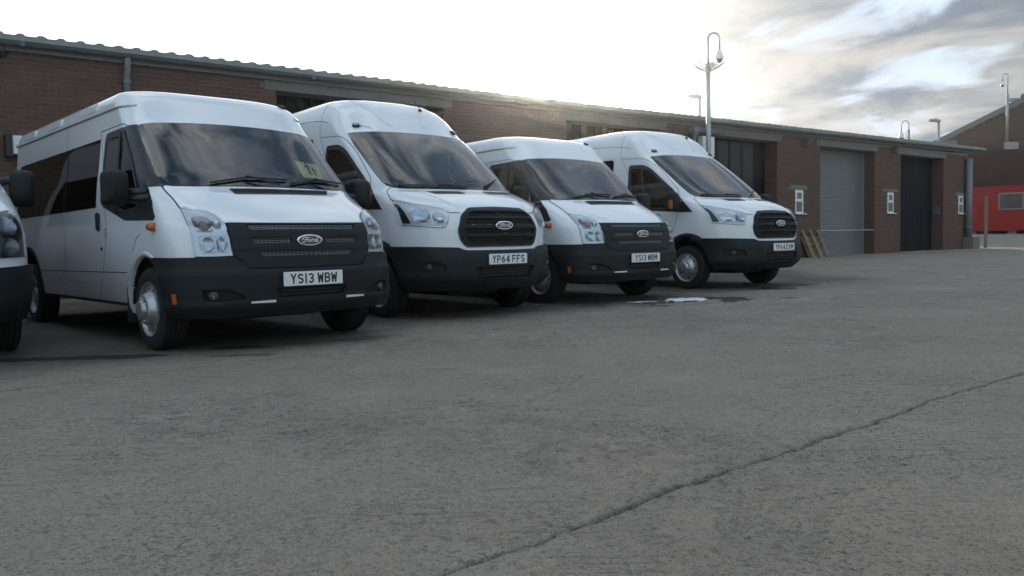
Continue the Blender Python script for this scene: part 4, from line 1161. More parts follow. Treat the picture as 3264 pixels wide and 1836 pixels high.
    L.new(ro,b.inputs['Roughness']); b.inputs['Specular IOR Level'].default_value=.45
    h=N.new('ShaderNodeMath'); h.operation='ADD'; L.new(noise(55,8,.75),h.inputs[0]); L.new(vo.outputs['Distance'],h.inputs[1])
    def mul(a,b_):
        n=N.new('ShaderNodeMath'); n.operation='MULTIPLY'; L.new(a,n.inputs[0])
        if isinstance(b_,float): n.inputs[1].default_value=b_
        else: L.new(b_,n.inputs[1])
        return n.outputs[0]
    def add(a,b_):
        n=N.new('ShaderNodeMath'); n.operation='ADD'; L.new(a,n.inputs[0]); L.new(b_,n.inputs[1]); return n.outputs[0]
    mpv=N.new('ShaderNodeMapping'); mpv.inputs['Rotation'].default_value=(0,0,R(48)); mpv.inputs['Scale'].default_value=(3.2,34,1); L.new(P,mpv.inputs['Vector'])
    streak=mul(mr(noise(1.0,4,.6,mpv.outputs[0]),.56,.60),mr(noise(.7,3,.5),.45,.6))
    chips=mul(mr(noise(38,3,.6),.58,.61),mr(noise(1.6,4,.6),.35,.62)); chips2=mul(mr(noise(95,2,.6),.60,.64),mr(noise(2.7,4,.6),.35,.6))
    hh=add(h.outputs[0],mul(add(add(mul(streak,.5),chips),mul(chips2,.6)),-1.6)); h=N.new('ShaderNodeMath'); h.operation='ADD'; L.new(hh,h.inputs[0]); h.inputs[1].default_value=0
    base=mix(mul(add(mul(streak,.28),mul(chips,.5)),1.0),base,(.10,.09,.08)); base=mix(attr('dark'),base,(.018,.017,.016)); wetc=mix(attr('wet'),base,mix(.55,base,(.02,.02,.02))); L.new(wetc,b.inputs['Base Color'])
    bp=N.new('ShaderNodeBump'); bp.inputs['Distance'].default_value=.009; L.new(mr(attr('wet'),0,1,.9,.12),bp.inputs['Strength']); L.new(h.outputs[0],bp.inputs['Height']); L.new(bp.outputs[0],b.inputs['Normal'])
    me.materials.append(m)
build_ground()

# ------------------------------------------------------------------ workshop building
M['mortar']=mat('mortar',(.19,.175,.16),.95,noise=.2,nscale=5)
M['brick']=mat('brown_brick',(.120,.064,.044),.9,noise=.3,nscale=60,vcol=True,dirt=.35,dcol=(.07,.06,.05))
M['redbrick']=mat('red_brick',(.045,.014,.012),.9,noise=.3,nscale=40,vcol=True,dirt=.3,dcol=(.06,.03,.025))
M['concrete']=mat('lintel_concrete',(.18,.175,.165),.9,noise=.2,nscale=7,dirt=.4,dcol=(.13,.12,.10),bump=.3)
M['sheet']=mat('roof_sheet_grey',(.24,.26,.25),.55,noise=.25,nscale=3,dirt=.4,dcol=(.08,.085,.07))
M['gutter']=mat('gutter_grey',(.12,.13,.135),.5,noise=.2,nscale=6,dirt=.4,dcol=(.05,.05,.045))
M['pipe']=mat('pipe_grey_plastic',(.17,.185,.20),.4,noise=.08,nscale=8)
M['shutter']=mat('roller_shutter_grey',(.215,.22,.22),.42,metal=.25,noise=.06,nscale=4,dirt=.25,dcol=(.2,.19,.18))
M['dkdoor']=mat('dark_door_paint',(.006,.008,.011),.7,noise=.25,spec=.25,nscale=5)
M['pnl']=mat('grey_door_panel',(.020,.024,.028),.6,noise=.15,nscale=5)
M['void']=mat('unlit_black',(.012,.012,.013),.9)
M['upvc']=mat('white_window_frame',(.74,.75,.76),.35)
M['wpane']=mat('window_pane_obscure',(.05,.055,.06),.12,spec=.8)
M['wood']=mat('pale_pallet_wood',(.22,.165,.10),.8,noise=.25,nscale=12,bump=.2)
M['oldwood']=mat('weathered_post_wood',(.22,.19,.16),.85,noise=.3,nscale=10)
M['red']=mat('red_cabin_paint',(.30,.002,.006),.45,noise=.08,nscale=3,dirt=.25,dcol=(.16,.03,.03))
BR=random.Random(11)
BRICK=None
def brickfield(bld,rects,frame,name='brick_courses',m=None,singles=None,excl=(),zoff=0,L=.225,H=.075,proud=.006):
    """rects: (u0,u1,z0,z1). frame(u,depth,z) -> local point (depth outwards)."""
    b=MB(); out=[]
    for (u0,u1,z0,z1) in rects:
        k0=int(math.floor((z0-zoff)/H)); 
        k=k0
        while zoff+k*H<z1-.01:
            za=max(z0,zoff+k*H+.005); zb=min(z1,zoff+k*H+H-.005)
            if zb-za>.015:
                o=(L/2 if k%2 else 0); i=int(math.floor((u0-o)/L))
                while o+i*L<u1:
                    ua=max(u0,o+i*L+.005); ub=min(u1,o+i*L+L-.005); i+=1
                    if ub-ua<.02: continue
                    cu,cz=(ua+ub)/2,(za+zb)/2
                    if any(e[0]<cu<e[1] and e[2]<cz<e[3] for e in excl): continue
                    out.append((ua,ub,za,zb))
            k+=1
    rest=[]
    chosen=set()
    if singles:
        full=[q for q in out if q[1]-q[0]>.2 and q[3]-q[2]>.06 and singles(q)]
        full.sort(key=lambda q:q[0]); chosen=set(full[:300])
    for q in out:
        if q in chosen: continue
        ua,ub,za,zb=q; pr=proud+BR.uniform(-.0015,.0015)
        P=[frame(u,dd,z) for dd in (-.012,pr) for (u,z) in ((ua,za),(ub,za),(ub,zb),(ua,zb))]
        b.add(P,[(4,5,6,7),(0,1,5,4),(1,2,6,5),(2,3,7,6),(3,0,4,7)],BR.random())
    o=b.build(name,m or M['brick'],bld,tint=True); o['kind']='stuff'
    if chosen:
        global BRICK
        if BRICK is None:
            bb=MB(); bb.box(-.1075,.1075,-.006,.012,-.0325,.0325); t=bb.build('brick',M['brick'],bld); BRICK=t.data; first=t
        else: first=None
        for n,(ua,ub,za,zb) in enumerate(sorted(chosen)):
            if first is not None and n==0: ob=first
            else: ob=bpy.data.objects.new('brick',BRICK); COL.objects.link(ob); ob.parent=bld
            ob.location=frame((ua+ub)/2,BR.uniform(-.0015,.0015),(za+zb)/2)
    return o
def eave(s): return 4.09 if s<3 else 4.09+(s-3)/21.5*.15
def build_workshop():
    bld=empty('workshop',"long low brown brick workshop with concrete lintels and deep door bays behind the minibuses",'building',(0,BXO,0),FA)
    OP=[(-5.56,-1.80),(1.80,5.20),(6.90,10.62),(13.07,16.60),(18.50,22.00)]
    S0,S1=-16.0,24.25
    piers=[]; p=S0
    for a,b in OP: piers.append((p,a)); p=b
    piers.append((p,S1))
    for a,b in piers:
        w=MB(); w.box(a,b,0,.45,-.1,3.72); w.build('wall_pier',M['mortar'],bld)
    w=MB(); w.box(S0,S1,.001,.45,3.72,3.98); w.build('wall_head',M['mortar'],bld)
    w=MB(); w.box(S0,S0+.3,.45,8,-.1,4.6); w.box(S1-.3,S1,.45,8,-.1,4.6); w.box(S0,S1,7.7,8.0,-.1,4.6); w.build('rear_walls',M['mortar'],bld)
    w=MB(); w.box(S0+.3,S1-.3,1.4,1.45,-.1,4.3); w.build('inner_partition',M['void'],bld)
    WN=[(11.61,12.05,1.50,2.24),(17.53,17.97,1.54,2.28),(23.36,23.80,1.545,2.27)]
    ex=[(a-.22,b+.22,3.70,3.92) for a,b in OP]+[(a-.02,b+.02,z0-.02,z1+.15) for a,b,z0,z1 in WN]+[(a-.26,b+.26,z1+.01,z1+.13) for a,b,z0,z1 in WN]
    fr=lambda u,dp,z: Vector((u,-dp,z))
    brickfield(bld,[(a,b,0.0,3.72) for a,b in piers]+[(S0,S1,3.72,3.90)],fr,excl=ex,singles=lambda q:q[0]>-10.15 and q[2]>2.35 and q[0]<-6.4 and q[2]> 2.35+max(0,(q[0]+9.3))*.48)
    for a,b in OP:
        q=MB(); q.box(a-.22,b+.22,-.016,.44,3.705,3.915); q.build('lintel',M['concrete'],bld,bevel=.006)
        brickfield(bld,[(0.0,.45,0,3.70)],lambda u,dp,z,b=b: Vector((b-dp,u,z)),name='reveal_bricks')
        brickfield(bld,[(0.0,.45,0,3.70)],lambda u,dp,z,a=a: Vector((a+dp,u,z)),name='reveal_bricks')
    # doors
    def corr_door(a,b,z1,m,name,pitch,dep,d=.45,vert=True,kind=True):
        V=[];F=[]; n=int(((b-a) if vert else z1)/pitch); 
        prof=[]
        for k in range(n):
            t=k*pitch; prof+=[(t,0),(t+pitch*.42,0),(t+pitch*.5,dep),(t+pitch*.92,dep)] if vert else [(t,dep*.1),(t+pitch*.25,dep*.8),(t+pitch*.5,dep),(t+pitch*.75,dep*.75),(t+pitch*.93,dep*.05)]
        prof.append(((b-a) if vert else z1,0))
        for t,dd in prof:
            if vert: V+=[(a+t,d-dd,0.0),(a+t,d-dd,z1)]
            else: V+=[(a,d-dd,t),(b,d-dd,t)]
        for k in range(len(prof)-1): F.append((2*k,2*k+2,2*k+3,2*k+1) if vert else (2*k,2*k+1,2*k+3,2*k+2))
        return mesh(name,V,F,m,bld,angle=50)
    corr_door(-5.56,-1.8,3.7,M['dkdoor'],'sliding_door',.25,.03)
    corr_door(1.8,5.2,3.7,M['dkdoor'],'sliding_door',.25,.03)
    for k in range(5):
        x=6.9+k*.61; q=MB(); q.box(x+.012,x+.598,.40,.45,.02,3.66); q.box(x+.06,x+.55,.385,.40,.08,3.6); q.build('door_panel',M['pnl'],bld,bevel=.004)
    q=MB(); q.box(9.96,10.6,.52,.56,.0,3.7); q.build('sliding_door',M['dkdoor'],bld)
    q=MB(); q.box(6.9,10.62,.57,.60,.0,3.7); q.build('door_backing',M['void'],bld)
    s_=corr_door(13.12,16.55,3.7,M['shutter'],'shutter_curtain',.075,.022,d=.45,vert=False); s_['kind']='stuff'
    q=MB(); q.box(13.07,13.12,.38,.46,0,3.7); q.build('shutter_guide',M['grey'],bld); q=MB(); q.box(16.55,16.60,.38,.46,0,3.7); q.build('shutter_guide',M['grey'],bld)
    q=MB(); q.tube([(13.07,.05,.93),(16.6,.05,.93)],.035,8); q.build('barrier_bar',M['grey'],bld,smooth=True)
    corr_door(18.5,22.0,3.7,M['dkdoor'],'sliding_door',.3,.02)
    q=MB(); q.box(21.88,22.0,.12,.36,1.48,1.80); q.build('meter_box',M['gutter'],bld,bevel=.01)
    # windows
    for a,b,z0,z1 in WN:
        f=empty_part('window',bld)
        q=MB(); zm=z0+(z1-z0)*.54
        for bx in ((a,a+.05,z0,z1),(b-.05,b,z0,z1),(a+.05,b-.05,z0,z0+.05),(a+.05,b-.05,z1-.05,z1),(a+.05,b-.05,zm-.03,zm+.03)): q.box(bx[0],bx[1],-.012,.05,bx[2],bx[3])
        w=q.build('window',M['upvc'],bld)
        q=MB(); q.box(a+.05,a+.085,-.02,.03,zm+.03,z1-.05); q.box(b-.085,b-.05,-.02,.03,zm+.03,z1-.05); q.box(a+.085,b-.085,-.02,.03,z1-.085,z1-.05); q.box(a+.085,b-.085,-.02,.03,zm+.03,zm+.065); q.build('top_light_frame',M['upvc'],w)
        for c0,c1 in ((z0+.05,zm-.03),(zm+.065,z1-.085)):
            q=MB(); q.box(a+.05,b-.05,.022,.028,c0,c1); q.build('pane',M['wpane'],w)
        q=MB(); q.box(a-.04,b+.10,-.09,.0,z0-.035,z0-.005); q.build('sill',M['upvc'],w,bevel=.005)
        q=MB(); q.box(a-.26,b+.26,-.012,.1,z1+.02,z1+.125); q.build('window_lintel',M['concrete'],bld,bevel=.004)
    # eaves
    for a,b in ((S0,-9.7),(-9.7,-4.9),(-4.9,0.1),(.1,5.2),(5.2,12.35),(12.35,18.4),(18.4,24.45)):
        n=12;V=[];F=[]
        for s_ in (a+.01,b-.01):
            ev=eave(s_)
            for k in range(n+1):
                t=math.pi*k/n; V.append((s_,-.165-.075*math.cos(t),ev-.055-.085*math.sin(t)))
            for k in range(n,-1,-1):
                t=math.pi*k/n; V.append((s_,-.165-.068*math.cos(t),ev-.055-.078*math.sin(t)))
        N2=2*(n+1)
        for k in range(N2): F.append((k,(k+1)%N2,N2+(k+1)%N2,N2+k))
        F+= [tuple(range(N2-1,-1,-1)),tuple(range(N2,2*N2))]
        mesh('gutter',V,F,M['gutter'],bld,angle=40)
        V=[(s_,d_,z_) for s_ in (a,b) for d_,z_ in ((-.085,3.885+eave(s_)-4.09),(.0,3.885+eave(s_)-4.09),(.0,eave(s_)-.03),(-.085,eave(s_)-.03))]
        mesh('fascia_board',V,[(3,2,1,0),(4,5,6,7),(0,1,5,4),(1,2,6,5),(2,3,7,6),(3,0,4,7)],M['gutter'],bld)
        q=MB(); q.box(b-.04,b+.04,-.25,-.08,eave(b)-.148,eave(b)-.045); q.build('gutter_union',M['gutter'],bld,bevel=.01)
    # roof sheets of four ribs each
    pit=.28; pr=[(0,0),(.15,.0),(.185,.030),(.245,.030),(.28,0)]
    V=[];F=[]; rise=math.tan(R(7))
    prof=[(k*pit+x,z) for k in range(4) for x,z in pr[:-1]]+[(4*pit+.02,0)]
    for x,z in prof:
        for d_,t in ((-.27,0),(-.27,-.008),(8.3,-.008),(8.3,0)): V.append((x,d_,z+t+(d_+.27)*rise))
    for k in range(len(prof)-1):
        for j in range(4): F.append((4*k+j,4*k+(j+1)%4,4*k+4+(j+1)%4,4*k+4+j))
    nb=len(V)
    for x,z in prof: V+=[(x,-.262,z-.004),(x,-.262,-.075)]
    for k in range(len(prof)-1): F.append((nb+2*k,nb+2*k+1,nb+2*k+3,nb+2*k+2))
    sh=mesh('roof_sheet',V,F,M['sheet'],bld); me=sh.data
    k=0; x=S0-.1
    while x<S1+.1:
        o=sh if k==0 else bpy.data.objects.new('roof_sheet',me)
        if k: COL.objects.link(o); o.parent=bld
        o.location=(x,0,eave(x)+(.003 if k%2 else 0)); x+=4*pit; k+=1
    # downpipes, hoppers
    def down(s_,ztop,r,off,hop,zb=0.0,swan=True):
        q=MB(); e=eave(s_)
        pts=[(s_,-.165,e-.13),(s_,-.165,e-.24),(s_-.0,-off,e-.42),(s_,-off,zb)] if swan else [(s_,-off,ztop),(s_,-off,zb)]
        q.tube(pts,r,12); o=q.build('downpipe',M['pipe'],bld,smooth=True)
        for z in (e-.5,2.4,1.0):
            q=MB(); q.tube([(s_,-off,z-.03),(s_,-off,z+.03)],r+.012,12); q.build('pipe_collar',M['pipe'],o)
        if hop: q=MB(); q.box(s_-.13,s_+.13,-.24,-.03,hop-.0,hop+.16); q.box(s_-.08,s_+.08,-.2,-.04,hop-.08,hop); q.build('hopper',M['pipe'],o,bevel=.01)
    down(-8.18,0,.052,.07,None); down(6.47,3.7,.055,.12,3.70,swan=False); down(23.97,3.72,.13,.15,None,zb=.5,swan=False)
    q=MB(); q.box(23.80,24.45,-.42,-.0,-.1,.58); q.build('pipe_plinth',M['concrete'],bld,bevel=.02)
    # wall lamps
    def tri(s_,z):
        V=[(s_-.13,-.0,z+.12),(s_+.13,-.0,z+.12),(s_-.13,-.24,z+.12),(s_+.13,-.24,z+.12),(s_-.1,-.0,z-.08),(s_+.1,0,z-.08),(s_-.1,-.12,z-.06),(s_+.1,-.12,z-.06)]
        mesh('wall_lamp',V,[(0,1,3,2),(4,6,7,5),(0,2,6,4),(1,5,7,3),(2,3,7,6),(0,4,5,1)],M['gutter'],bld)
    tri(12.15,3.72); tri(17.9,3.80)
    q=MB(); q.tube([(-9.97,-.02,3.84),(-9.97,-.16,3.84)],.03,8); q.tube([(-9.97,-.12,3.78),(-9.97,-.2,3.92)],[.07,.04],10); q.build('security_lamp',M['black'],bld,smooth=True)
    # white box on the wall at the far left
    q=MB(); q.box(-9.90,-9.52,-.20,-.01,2.30,2.585); o=q.build('white_wall_box',M['upvc'],bld,bevel=.01)
    q=MB(); q.box(-9.99,-9.90,-.22,-.01,2.26,2.60); q.build('box_side',M['black'],o)
    # white cabinet, bracket and cable beside the pole
    q=MB(); q.box(6.78,7.30,-.18,-.01,3.05,3.62); o=q.build('white_cabinet',M['upvc'],bld,bevel=.01)
    q=MB(); q.tube([(6.95,-.19,3.6),(6.9,-.2,3.4),(7.0,-.2,3.2),(7.1,-.2,3.05)],.008,5); q.build('cable',M['black'],o)
    q=MB(); q.box(6.55,7.9,-.10,-.02,3.74,3.80); q.build('cable_tray',M['gutter'],bld)
    return bld
def empty_part(n,p): return None
build_workshop()

# ------------------------------------------------------------------ things by the wall
def pallet(s_,label,lean=.33,off=.0,z0=.06,w=1.0,h=.92):
    r=empty('pallet',label,'pallet',fac(s_,-lean-.02+off,gh(*fac(s_,0).xy)),FA,None)
    th=math.atan2(lean,h); T=Matrix.Rotation(-th,4,'X')
    L_=1.0
    for k in range(7):
        b=MB(); x=-w/2+k*(w-.1)/6; b.box(x,x+.10,.11,.128,0,L_,Mx=T); b.build('deck_board',M['wood'],r)
    for k in range(3):
        b=MB(); z=k*(L_-.1)/2; b.box(-w/2,w/2,.09,.11,z,z+.1,Mx=T); b.build('stringer_board',M['wood'],r)
        for j in range(3):
            b=MB(); x=-w/2+j*(w-.12)/2; b.box(x,x+.12,.018,.09,z,z+.1,Mx=T); b.build('block',M['wood'],r)
    for j in range(3):
        b=MB(); x=-w/2+j*(w-.1)/2; b.box(x,x+.10,-.0,.018,0,L_,Mx=T); b.build('base_board',M['wood'],r)
pallet(12.42,'pale wooden pallet leaning on the brick pier beside the last minibus',lean=.42)
b=MB(); b.box(-.055,.055,-.05,.05,0,2.15); o=b.build('timber_post',M['oldwood'],None,bevel=.008); p=fac(25.15,-.35); o.location=(p.x,p.y,gh(p.x,p.y)); o.rotation_euler=(0,0,FA)
setp(o,'weathered upright timber post beyond the grey downpipe at the workshop corner','post')
# ------------------------------------------------------------------ poles
def camera_mast(name,label,x,y,z0,ztop,rl,ru,spikes=True,flip=1,scale=1.,cat='camera pole',group=None,zs=None):
    r=empty(name,label,cat,(x,y,z0),0,group); H=ztop-z0; zc=(zs or ztop-1.2*scale)-z0
    b=MB(); b.tube([(0,0,0),(0,0,zc)],[rl*1.15,rl],14); b.build('pole',M['grey'],r,smooth=True)
    a=.155*scale; b=MB(); pts=[(0,0,zc-.1),(0,0,H-a)]+[(flip*(a-a*math.cos(R(t))),0,H-a+a*math.sin(R(t))) for t in range(15,181,15)]+[(flip*2*a,0,H-a-.30*scale)]
    b.tube(pts,ru,10); b.build('swan_neck',M['grey'],r,smooth=True)
    zd=H-a-.30*scale
    V,F=lathe([(zd,.03*scale),(zd-.03*scale,.05*scale),(zd-.20*scale,.115*scale),(zd-.24*scale,.118*scale),(zd-.25*scale,.09*scale)],20)
    o=mesh('camera_housing',[(flip*2*a+p[0],p[2],p[1]) for p in V],F,M['upvc'],r,angle=40)
    V,F=lathe([(zd-.25*scale,.085*scale),(zd-.30*scale,.075*scale),(zd-.335*scale,.04*scale),(zd-.345*scale,.001)],16)
    mesh('camera_dome',[(flip*2*a+p[0],p[2],p[1]) for p in V],F,M['black'],o,smooth=True)
    if spikes:
        for k in range(10):
            t=R(36*k+8); b=MB(); c,s_=math.cos(t),math.sin(t)
            b.tube([(c*.05,s_*.05,zc-.2),(c*.28,s_*.28,zc-.10),(c*.45,s_*.45,zc+.03)],.011,5); b.build('climb_guard_spike',M['grey'],r)
        b=MB(); b.tube([(.30*math.cos(R(t)),.30*math.sin(R(t)),zc-.07) for t in range(0,361,20)],.007,5,False); b.build('guard_ring',M['grey'],r)
        b=MB(); b.tube([(0,0,zc-.25),(0,0,zc)],.075,12); b.build('pole_collar',M['grey'],r)
        b=MB(); b.box(.03,.14,-.12,-.02,zc-.1,zc+.02); b.build('junction_box',M['upvc'],r)
    return r
camera_mast('camera_pole','tall grey camera pole with ring of spikes and hanging dome camera',5.40,22.6,gh(5.4,22.6),6.28,.058,.024,zs=5.46)
r=camera_mast('roof_camera_pole','small dome camera on swan neck pole behind the workshop roof, beside the single lamp head',19.15,40.,.3,6.15,.05,.022,spikes=False,flip=-1,scale=1.15,zs=5.7)
b=MB(); b.tube([(-.0,-.1,5.0),(-.16,-.1,5.05),(-.18,-.1,5.25),(-.03,-.1,5.45)],.012,5); b.build('cable_loop',M['black'],r)
def street_lamp(label,x,y,ztop,ln,flip=-1,yaw=0):
    r=empty('street_lamp',label,'street lamp',(x,y,.3),yaw,'slim lamp posts standing behind the workshop')
    H=ztop-.3; b=MB(); b.tube([(0,0,0),(0,0,H)],[.09,.055],10); b.build('pole',M['grey'],r,smooth=True)
    b=MB(); b.box(-ln if flip<0 else -.06,.06 if flip<0 else ln,-.14,.14,-.03,.09,Mx=Matrix.Translation((0,0,H))@Matrix.Rotation(R(5)*flip*-1,4,'Y')); b.build('lamp_head',M['grey'],r,bevel=.03)
    b=MB(); b.tube([(flip*ln*.3,0,H+.08),(flip*ln*.3,0,H+.2)],.02,6); b.build('light_sensor',M['black'],r)
street_lamp('lamp post just left of the tall camera pole, rising behind the workshop roof',8.0,35.,6.62,.45,-1,.1)
street_lamp('lamp post nearest the red brick gable, rising behind the workshop roof',21.6,42.,6.35,.48,-1,.1)

# ------------------------------------------------------------------ gable building, cabin
def build_gable():
    SG=40.; bld=empty('brick_hall',"large red brick gable end hall behind the workshop on the right",'building',(0,BXO,0),FA)
    GZ=.45; da,za,sl=3.45,8.05,.40
    zr=lambda d_: za-sl*abs(d_-da)
    d0,d1=-9.,16.
    n=[(d0,GZ-.6),(d1,GZ-.6),(d1,zr(d1)),(da,za),(d0,zr(d0))]
    V=[(SG,a,b) for a,b in n]+[(SG+26,a,b) for a,b in n]
    mesh('wall',V,[(0,1,2,3,4)[::-1],(5,6,7,8,9),(0,5,6,1),(1,6,7,2),(0,4,9,5)],M['mortar'],bld)
    # bricks on the gable
    b=MB(); k=0; z=GZ
    while z<za-.1:
        dm=(za-.05-z)/sl; a=max(d0,da-dm,-2.5); e=min(d1,da+dm); o=.1125 if k%2 else 0; i=int(math.floor((a-o)/.225))+1
        while o+(i+1)*.225<e:
            u=o+i*.225; pr=.008
            P=[(SG-dd,x_,z_) for dd in (-.01,pr) for x_,z_ in ((u+.005,z+.005),(u+.22,z+.005),(u+.22,z+.07),(u+.005,z+.07))]
            b.add(P,[(4,5,6,7),(2,3,7,6),(0,1,5,4)],BR.random()); i+=1
        z+=.075; k+=1
    o=b.build('brick_courses',M['redbrick'],bld,tint=True); o['kind']='stuff'
    for sg,dd in ((-1,d0-.3),(1,d1+.3)):
        zz=zr(dd); V=[(SG-.25,da,za+.02),(SG-.25,dd,zz+.02),(SG+26,dd,zz+.02),(SG+26,da,za+.02)]
        V+=[(x,y,z_+.16) for x,y,z_ in V]
        mesh('roof',V,[(0,1,2,3),(4,5,6,7),(0,1,5,4),(1,2,6,5),(2,3,7,6),(3,0,4,7)],M['sheet'],bld)
        V=[(SG-.30,da,za-.10),(SG-.30,dd,zz-.10),(SG-.255,dd,zz-.10),(SG-.255,da,za-.10)]; V+=[(x,y,z_+.32) for x,y,z_ in V]
        mesh('verge_board',V,[(0,1,2,3),(4,5,6,7),(0,1,5,4),(1,2,6,5),(2,3,7,6),(3,0,4,7)],M['gutter'],bld)
    b=MB(); b.tube([(SG-.35,da,za+.22),(SG+26,da,za+.22)],.16,10); b.build('ridge_cap',M['gutter'],bld,smooth=True)
    b=MB(); b.box(SG-.25,SG-.02,1.9,2.75,6.2,6.85); b.build('wall_sign_board',M['upvc'],bld)
    # mast on the gable
    return bld
build_gable()
p=fac(39.6,4.25); q=p
r=camera_mast('gable_camera_mast','slim camera mast bolted to the red brick gable with a small dome camera',p.x,p.y,5.75,9.65,.075,.026,spikes=False,flip=-1,scale=.95,zs=8.5)
b=MB(); b.box(-.1,.75,-.12,.12,-.35,.05); b.build('mast_bracket',M['grey'],r); b=MB(); b.box(0,.6,-.06,.06,2.3,2.5); b.build('mast_bracket',M['grey'],r)
def build_cabin():
    r=empty('site_cabin','bright red portable cabin with a dark window in front of the brick hall','cabin',fac(36.9,0,0),FA)
    z0,z1=.80,3.20; d0,d1=-7.,5.45
    b=MB(); b.box(0,2.9,d0,d1,z0,z1); b.build('cabin_body',M['red'],r,bevel=.02)
    k=d1-.12
    b=MB(); b.box(-.03,0,d1-.10,d1+.01,z0,z1); b.build('corner_post',M['red'],r)
    b=MB(); b.box(-.035,0,d0,d1,z1-.10,z1+.03); b.build('top_rail',M['red'],r)
    for c in (3.0,-1.2):
        b=MB(); b.box(-.05,.0,c-.62,c+.62,1.92,2.83)
        w=b.build('window',M['grey'],r,bevel=.03)
        b=MB(); b.box(-.055,-.052,c-.56,c+.56,1.98,2.77); b.build('pane',M['wpane'],w)
    b=MB()
    for d_ in (-6,-3,0,3,5): 
        b=MB(); b.box(.1,.5,d_-.2,d_+.2,.3,z0); b.build('support_block',M['concrete'],r)
build_cabin()

# ------------------------------------------------------------------ soap suds on the wet tarmac
def suds(pts,label,h):
    cx=sum(p[0] for p in pts)/len(pts); cy=sum(p[1] for p in pts)/len(pts)
    vv,F=cdt(rounded(pts,.05,3),(),.03); V=[]
    for x,y in vv:
        e=min(math.hypot(x-a,y-b_) for a,b_ in refine(rounded(pts,.05,3),.02)); V.append((x-cx,y-cy,-.004+h*min(1,e/.05)**.6*(.7+.5*vn(x*22,y*22))))
    o=mesh('soap_suds',V,F,M['foam'],None,smooth=True); o.location=(cx,cy,gh(cx,cy)+.004)
    setp(o,label,'soap suds')
def vn(x,y): return float(vnoise(np.array([x]),np.array([y]),7)[0])
M['foam']=mat('soap_foam',(.62,.64,.66),.6,noise=.05,nscale=60)
suds([(1.93,10.50),(2.10,10.42),(2.40,10.46),(2.52,10.56),(2.38,10.70),(2.2,10.66),(2.05,10.74),(1.96,10.62)],'bright white patch of soap suds on the wet tarmac before the last two minibuses',.030)
suds([(1.42,10.40),(1.60,10.38),(1.84,10.47),(1.86,10.53),(1.62,10.50),(1.45,10.46)],'thin faint streak of soap suds left of the bright white patch',.012)

def grit():
    b=MB(); rg=random.Random(5)
    def stone(x,y,s_):
        z=gh(x,y)-.002; T=Matrix.Translation((x,y,z))@Matrix.Rotation(rg.uniform(0,6.3),4,'Z')
        w,d_,h=s_*rg.uniform(.6,1.2),s_*rg.uniform(.5,1),s_*rg.uniform(.3,.6)
        V=[T@Vector(v) for v in ((-w,-d_*.6,0),(w*.7,-d_,0),(w,d_*.7,0),(-w*.6,d_,0),(-w*.5,-d_*.3,h),(w*.4,-d_*.5,h*.9),(w*.5,d_*.4,h),(-w*.3,d_*.5,h*.8))]
        b.add(V,[(4,5,6,7),(0,1,5,4),(1,2,6,5),(2,3,7,6),(3,0,4,7)],rg.random())
    seg=CRACK[0:9]
    for _ in range(1500):
        k=rg.randrange(len(seg)-1); t=rg.random(); x=seg[k][0]*(1-t)+seg[k+1][0]*t; y=seg[k][1]*(1-t)+seg[k+1][1]*t
        stone(x+rg.gauss(-.05,.10),y+rg.gauss(.05,.10),rg.uniform(.002,.0075))
    for _ in range(2600):
        y=1.8+7*rg.random()**1.5; x=rg.uniform(-.62*y,.62*y); stone(x,y,rg.uniform(.002,.007)*(1.6 if rg.random()<.05 else 1))
    m=mat('loose_grit',(.19,.165,.14),.9,noise=.3,nscale=300,vcol=True)
    o=b.build('grit',m,None,tint=True); setp(o,'loose stone grit scattered over the worn tarmac and along the crack','grit',kind='stuff')
grit()
# ------------------------------------------------------------------ placing the vans
def vpose(X,Y,T): return (X,Y,.0038*max(0,Y-7+.8)),T+math.pi/2
G='white minibuses parked in a row'
VP={1:(-1.6025,6.6111,.7424),2:(-.0673,8.9228,.6807),3:(1.672,10.50,.675),4:(4.0978,12.5957,.6491)}
l0,r0=vpose(-4.225,5.53,.72); build_first('white van cut off by the left edge of the photo, beside the nearest minibus',l0,r0,None)
l1,r1=vpose(*VP[1]); v1,V1=build_old('white minibus with plate YS13 WBW and a yellow school sign in the windscreen','YS13 WBW',l1,r1,G)
l2,r2=vpose(*VP[2]); v2,V2=build_new('white high roof minibus with plate YP64 FFS, second in the row','YP64 FFS',l2,r2,G)
def retext(root,text,zc,x):
    for c in list(root.children):
        if c.name.startswith('number_plate'):
            for k in list(c.children): bpy.data.objects.remove(k)
            plate_text(text,'character',c,lambda u,v,h:(x-h,-u,zc+v),M['ink'])
l3,r3=vpose(*VP[3]); v3=tag_copy(v1,l3,r3,'white minibus with plate YS13 WBM, between the two high roof minibuses',G); retext(v3,'YS13 WBM',.560,-.050)
l4,r4=vpose(*VP[4]); v4=tag_copy(v2,l4,r4,'white high roof minibus with plate YP64 EVM at the far end of the row',G); retext(v4,'YP64 EVM',.622,-.062)
# printed sticker above the second van's windscreen
ST=V2.Q([(.705,2.248),(.63,2.228),(.63,2.198),(.705,2.216)])
patch('roof_sticker',rounded(ST,.004),V2.wrap,M['ink'],v2,.0012,[inset(ST,.005)],.02,0)
patch('sticker_mark',inset(ST,.010),V2.wrap,M['grey'],v2,.0012,res=.02,skirt=0)
for k in range(3):
    z=2.226-.013*k; patch('sticker_text',V2.Q([(.618,z+.002),(.535,z-.018),(.535,z-.023),(.618,z-.003)]),V2.wrap,M['grey'],v2,.0012,res=.03,skirt=0)
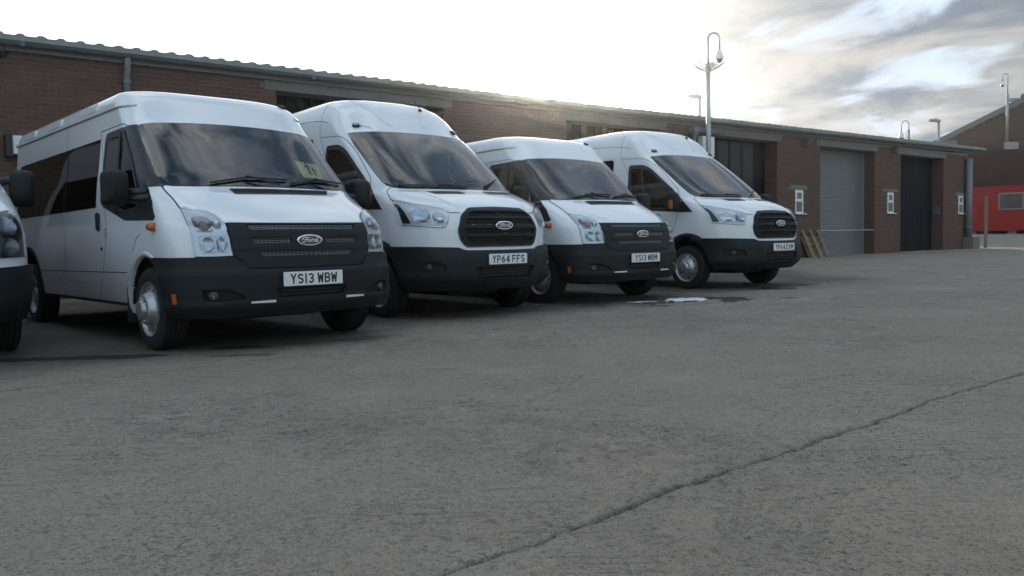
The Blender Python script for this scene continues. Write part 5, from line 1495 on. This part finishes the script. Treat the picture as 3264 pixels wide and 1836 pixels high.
# school sign inside the first windscreen
def school_sign():
    def mp(y,z): 
        p,n=V1.fmap(y,z); return p,n
    c=mp(-.575,1.52)[0]
    r=empty('school_sign','small yellow sign with two walking figures in black inside the windscreen of the nearest minibus','sign')
    r.matrix_world=Matrix.Translation(l1)@Matrix.Rotation(r1,4,'Z')@Matrix.Translation(c)
    def add(name,poly,m,off,par):
        V,F=patch_geo(poly,mp,off,res=.03,skirt=.002); return mesh(name,[v-c for v in V],F,m,par,smooth=True)
    A,B,C_,D_=(-.455,1.607),(-.690,1.583),(-.675,1.437),(-.445,1.440)
    b=add('sign_board',rounded([A,B,C_,D_],.008),M['yellow'],-.014,r)
    def st(u,v): 
        a=Vector(A).lerp(Vector(B),u); d=Vector(D_).lerp(Vector(C_),u); return tuple(a.lerp(d,v))
    def fig(name,u0,v0,s_):
        W=lambda pts:[st(u0+x*s_,v0-y*s_*1.45) for x,y in pts]
        f=add(name,W([(-.07,.0),(-.035,.02),(.0,.16),(.04,.0),(.09,.0),(.05,.22),(.07,.38),(.15,.27),(.18,.30),(.07,.47),(-.03,.48),(-.13,.36),(-.10,.33),(-.03,.38),(-.04,.2)]),M['ink'],-.0125,b)
        add('head',W([(.02+.05*math.cos(R(t)),.53+.05*math.sin(R(t))) for t in range(0,360,40)]),M['ink'],-.0125,b)
    fig('tall_child_figure',.42,.80,.95); fig('small_child_figure',.66,.84,.70)
    return r
school_sign()

# ------------------------------------------------------------------ thin scattering air added to imitate lens glare towards the low sun
b=MB(); b.box(-65,80,-14,85,-1.5,12.5); hz=b.build('glare_haze',None,None); hz.data.materials.clear()
hm=bpy.data.materials.new('lens_glare_haze'); hm.use_nodes=True; n=hm.node_tree.nodes; n.clear()
pv=n.new('ShaderNodeVolumePrincipled'); pv.inputs['Color'].default_value=(.95,.95,.93,1); pv.inputs['Density'].default_value=.0015; pv.inputs['Anisotropy'].default_value=.93
oo=n.new('ShaderNodeOutputMaterial'); hm.node_tree.links.new(pv.outputs[0],oo.inputs['Volume']); hz.data.materials.append(hm)
setp(hz,kind='stuff')
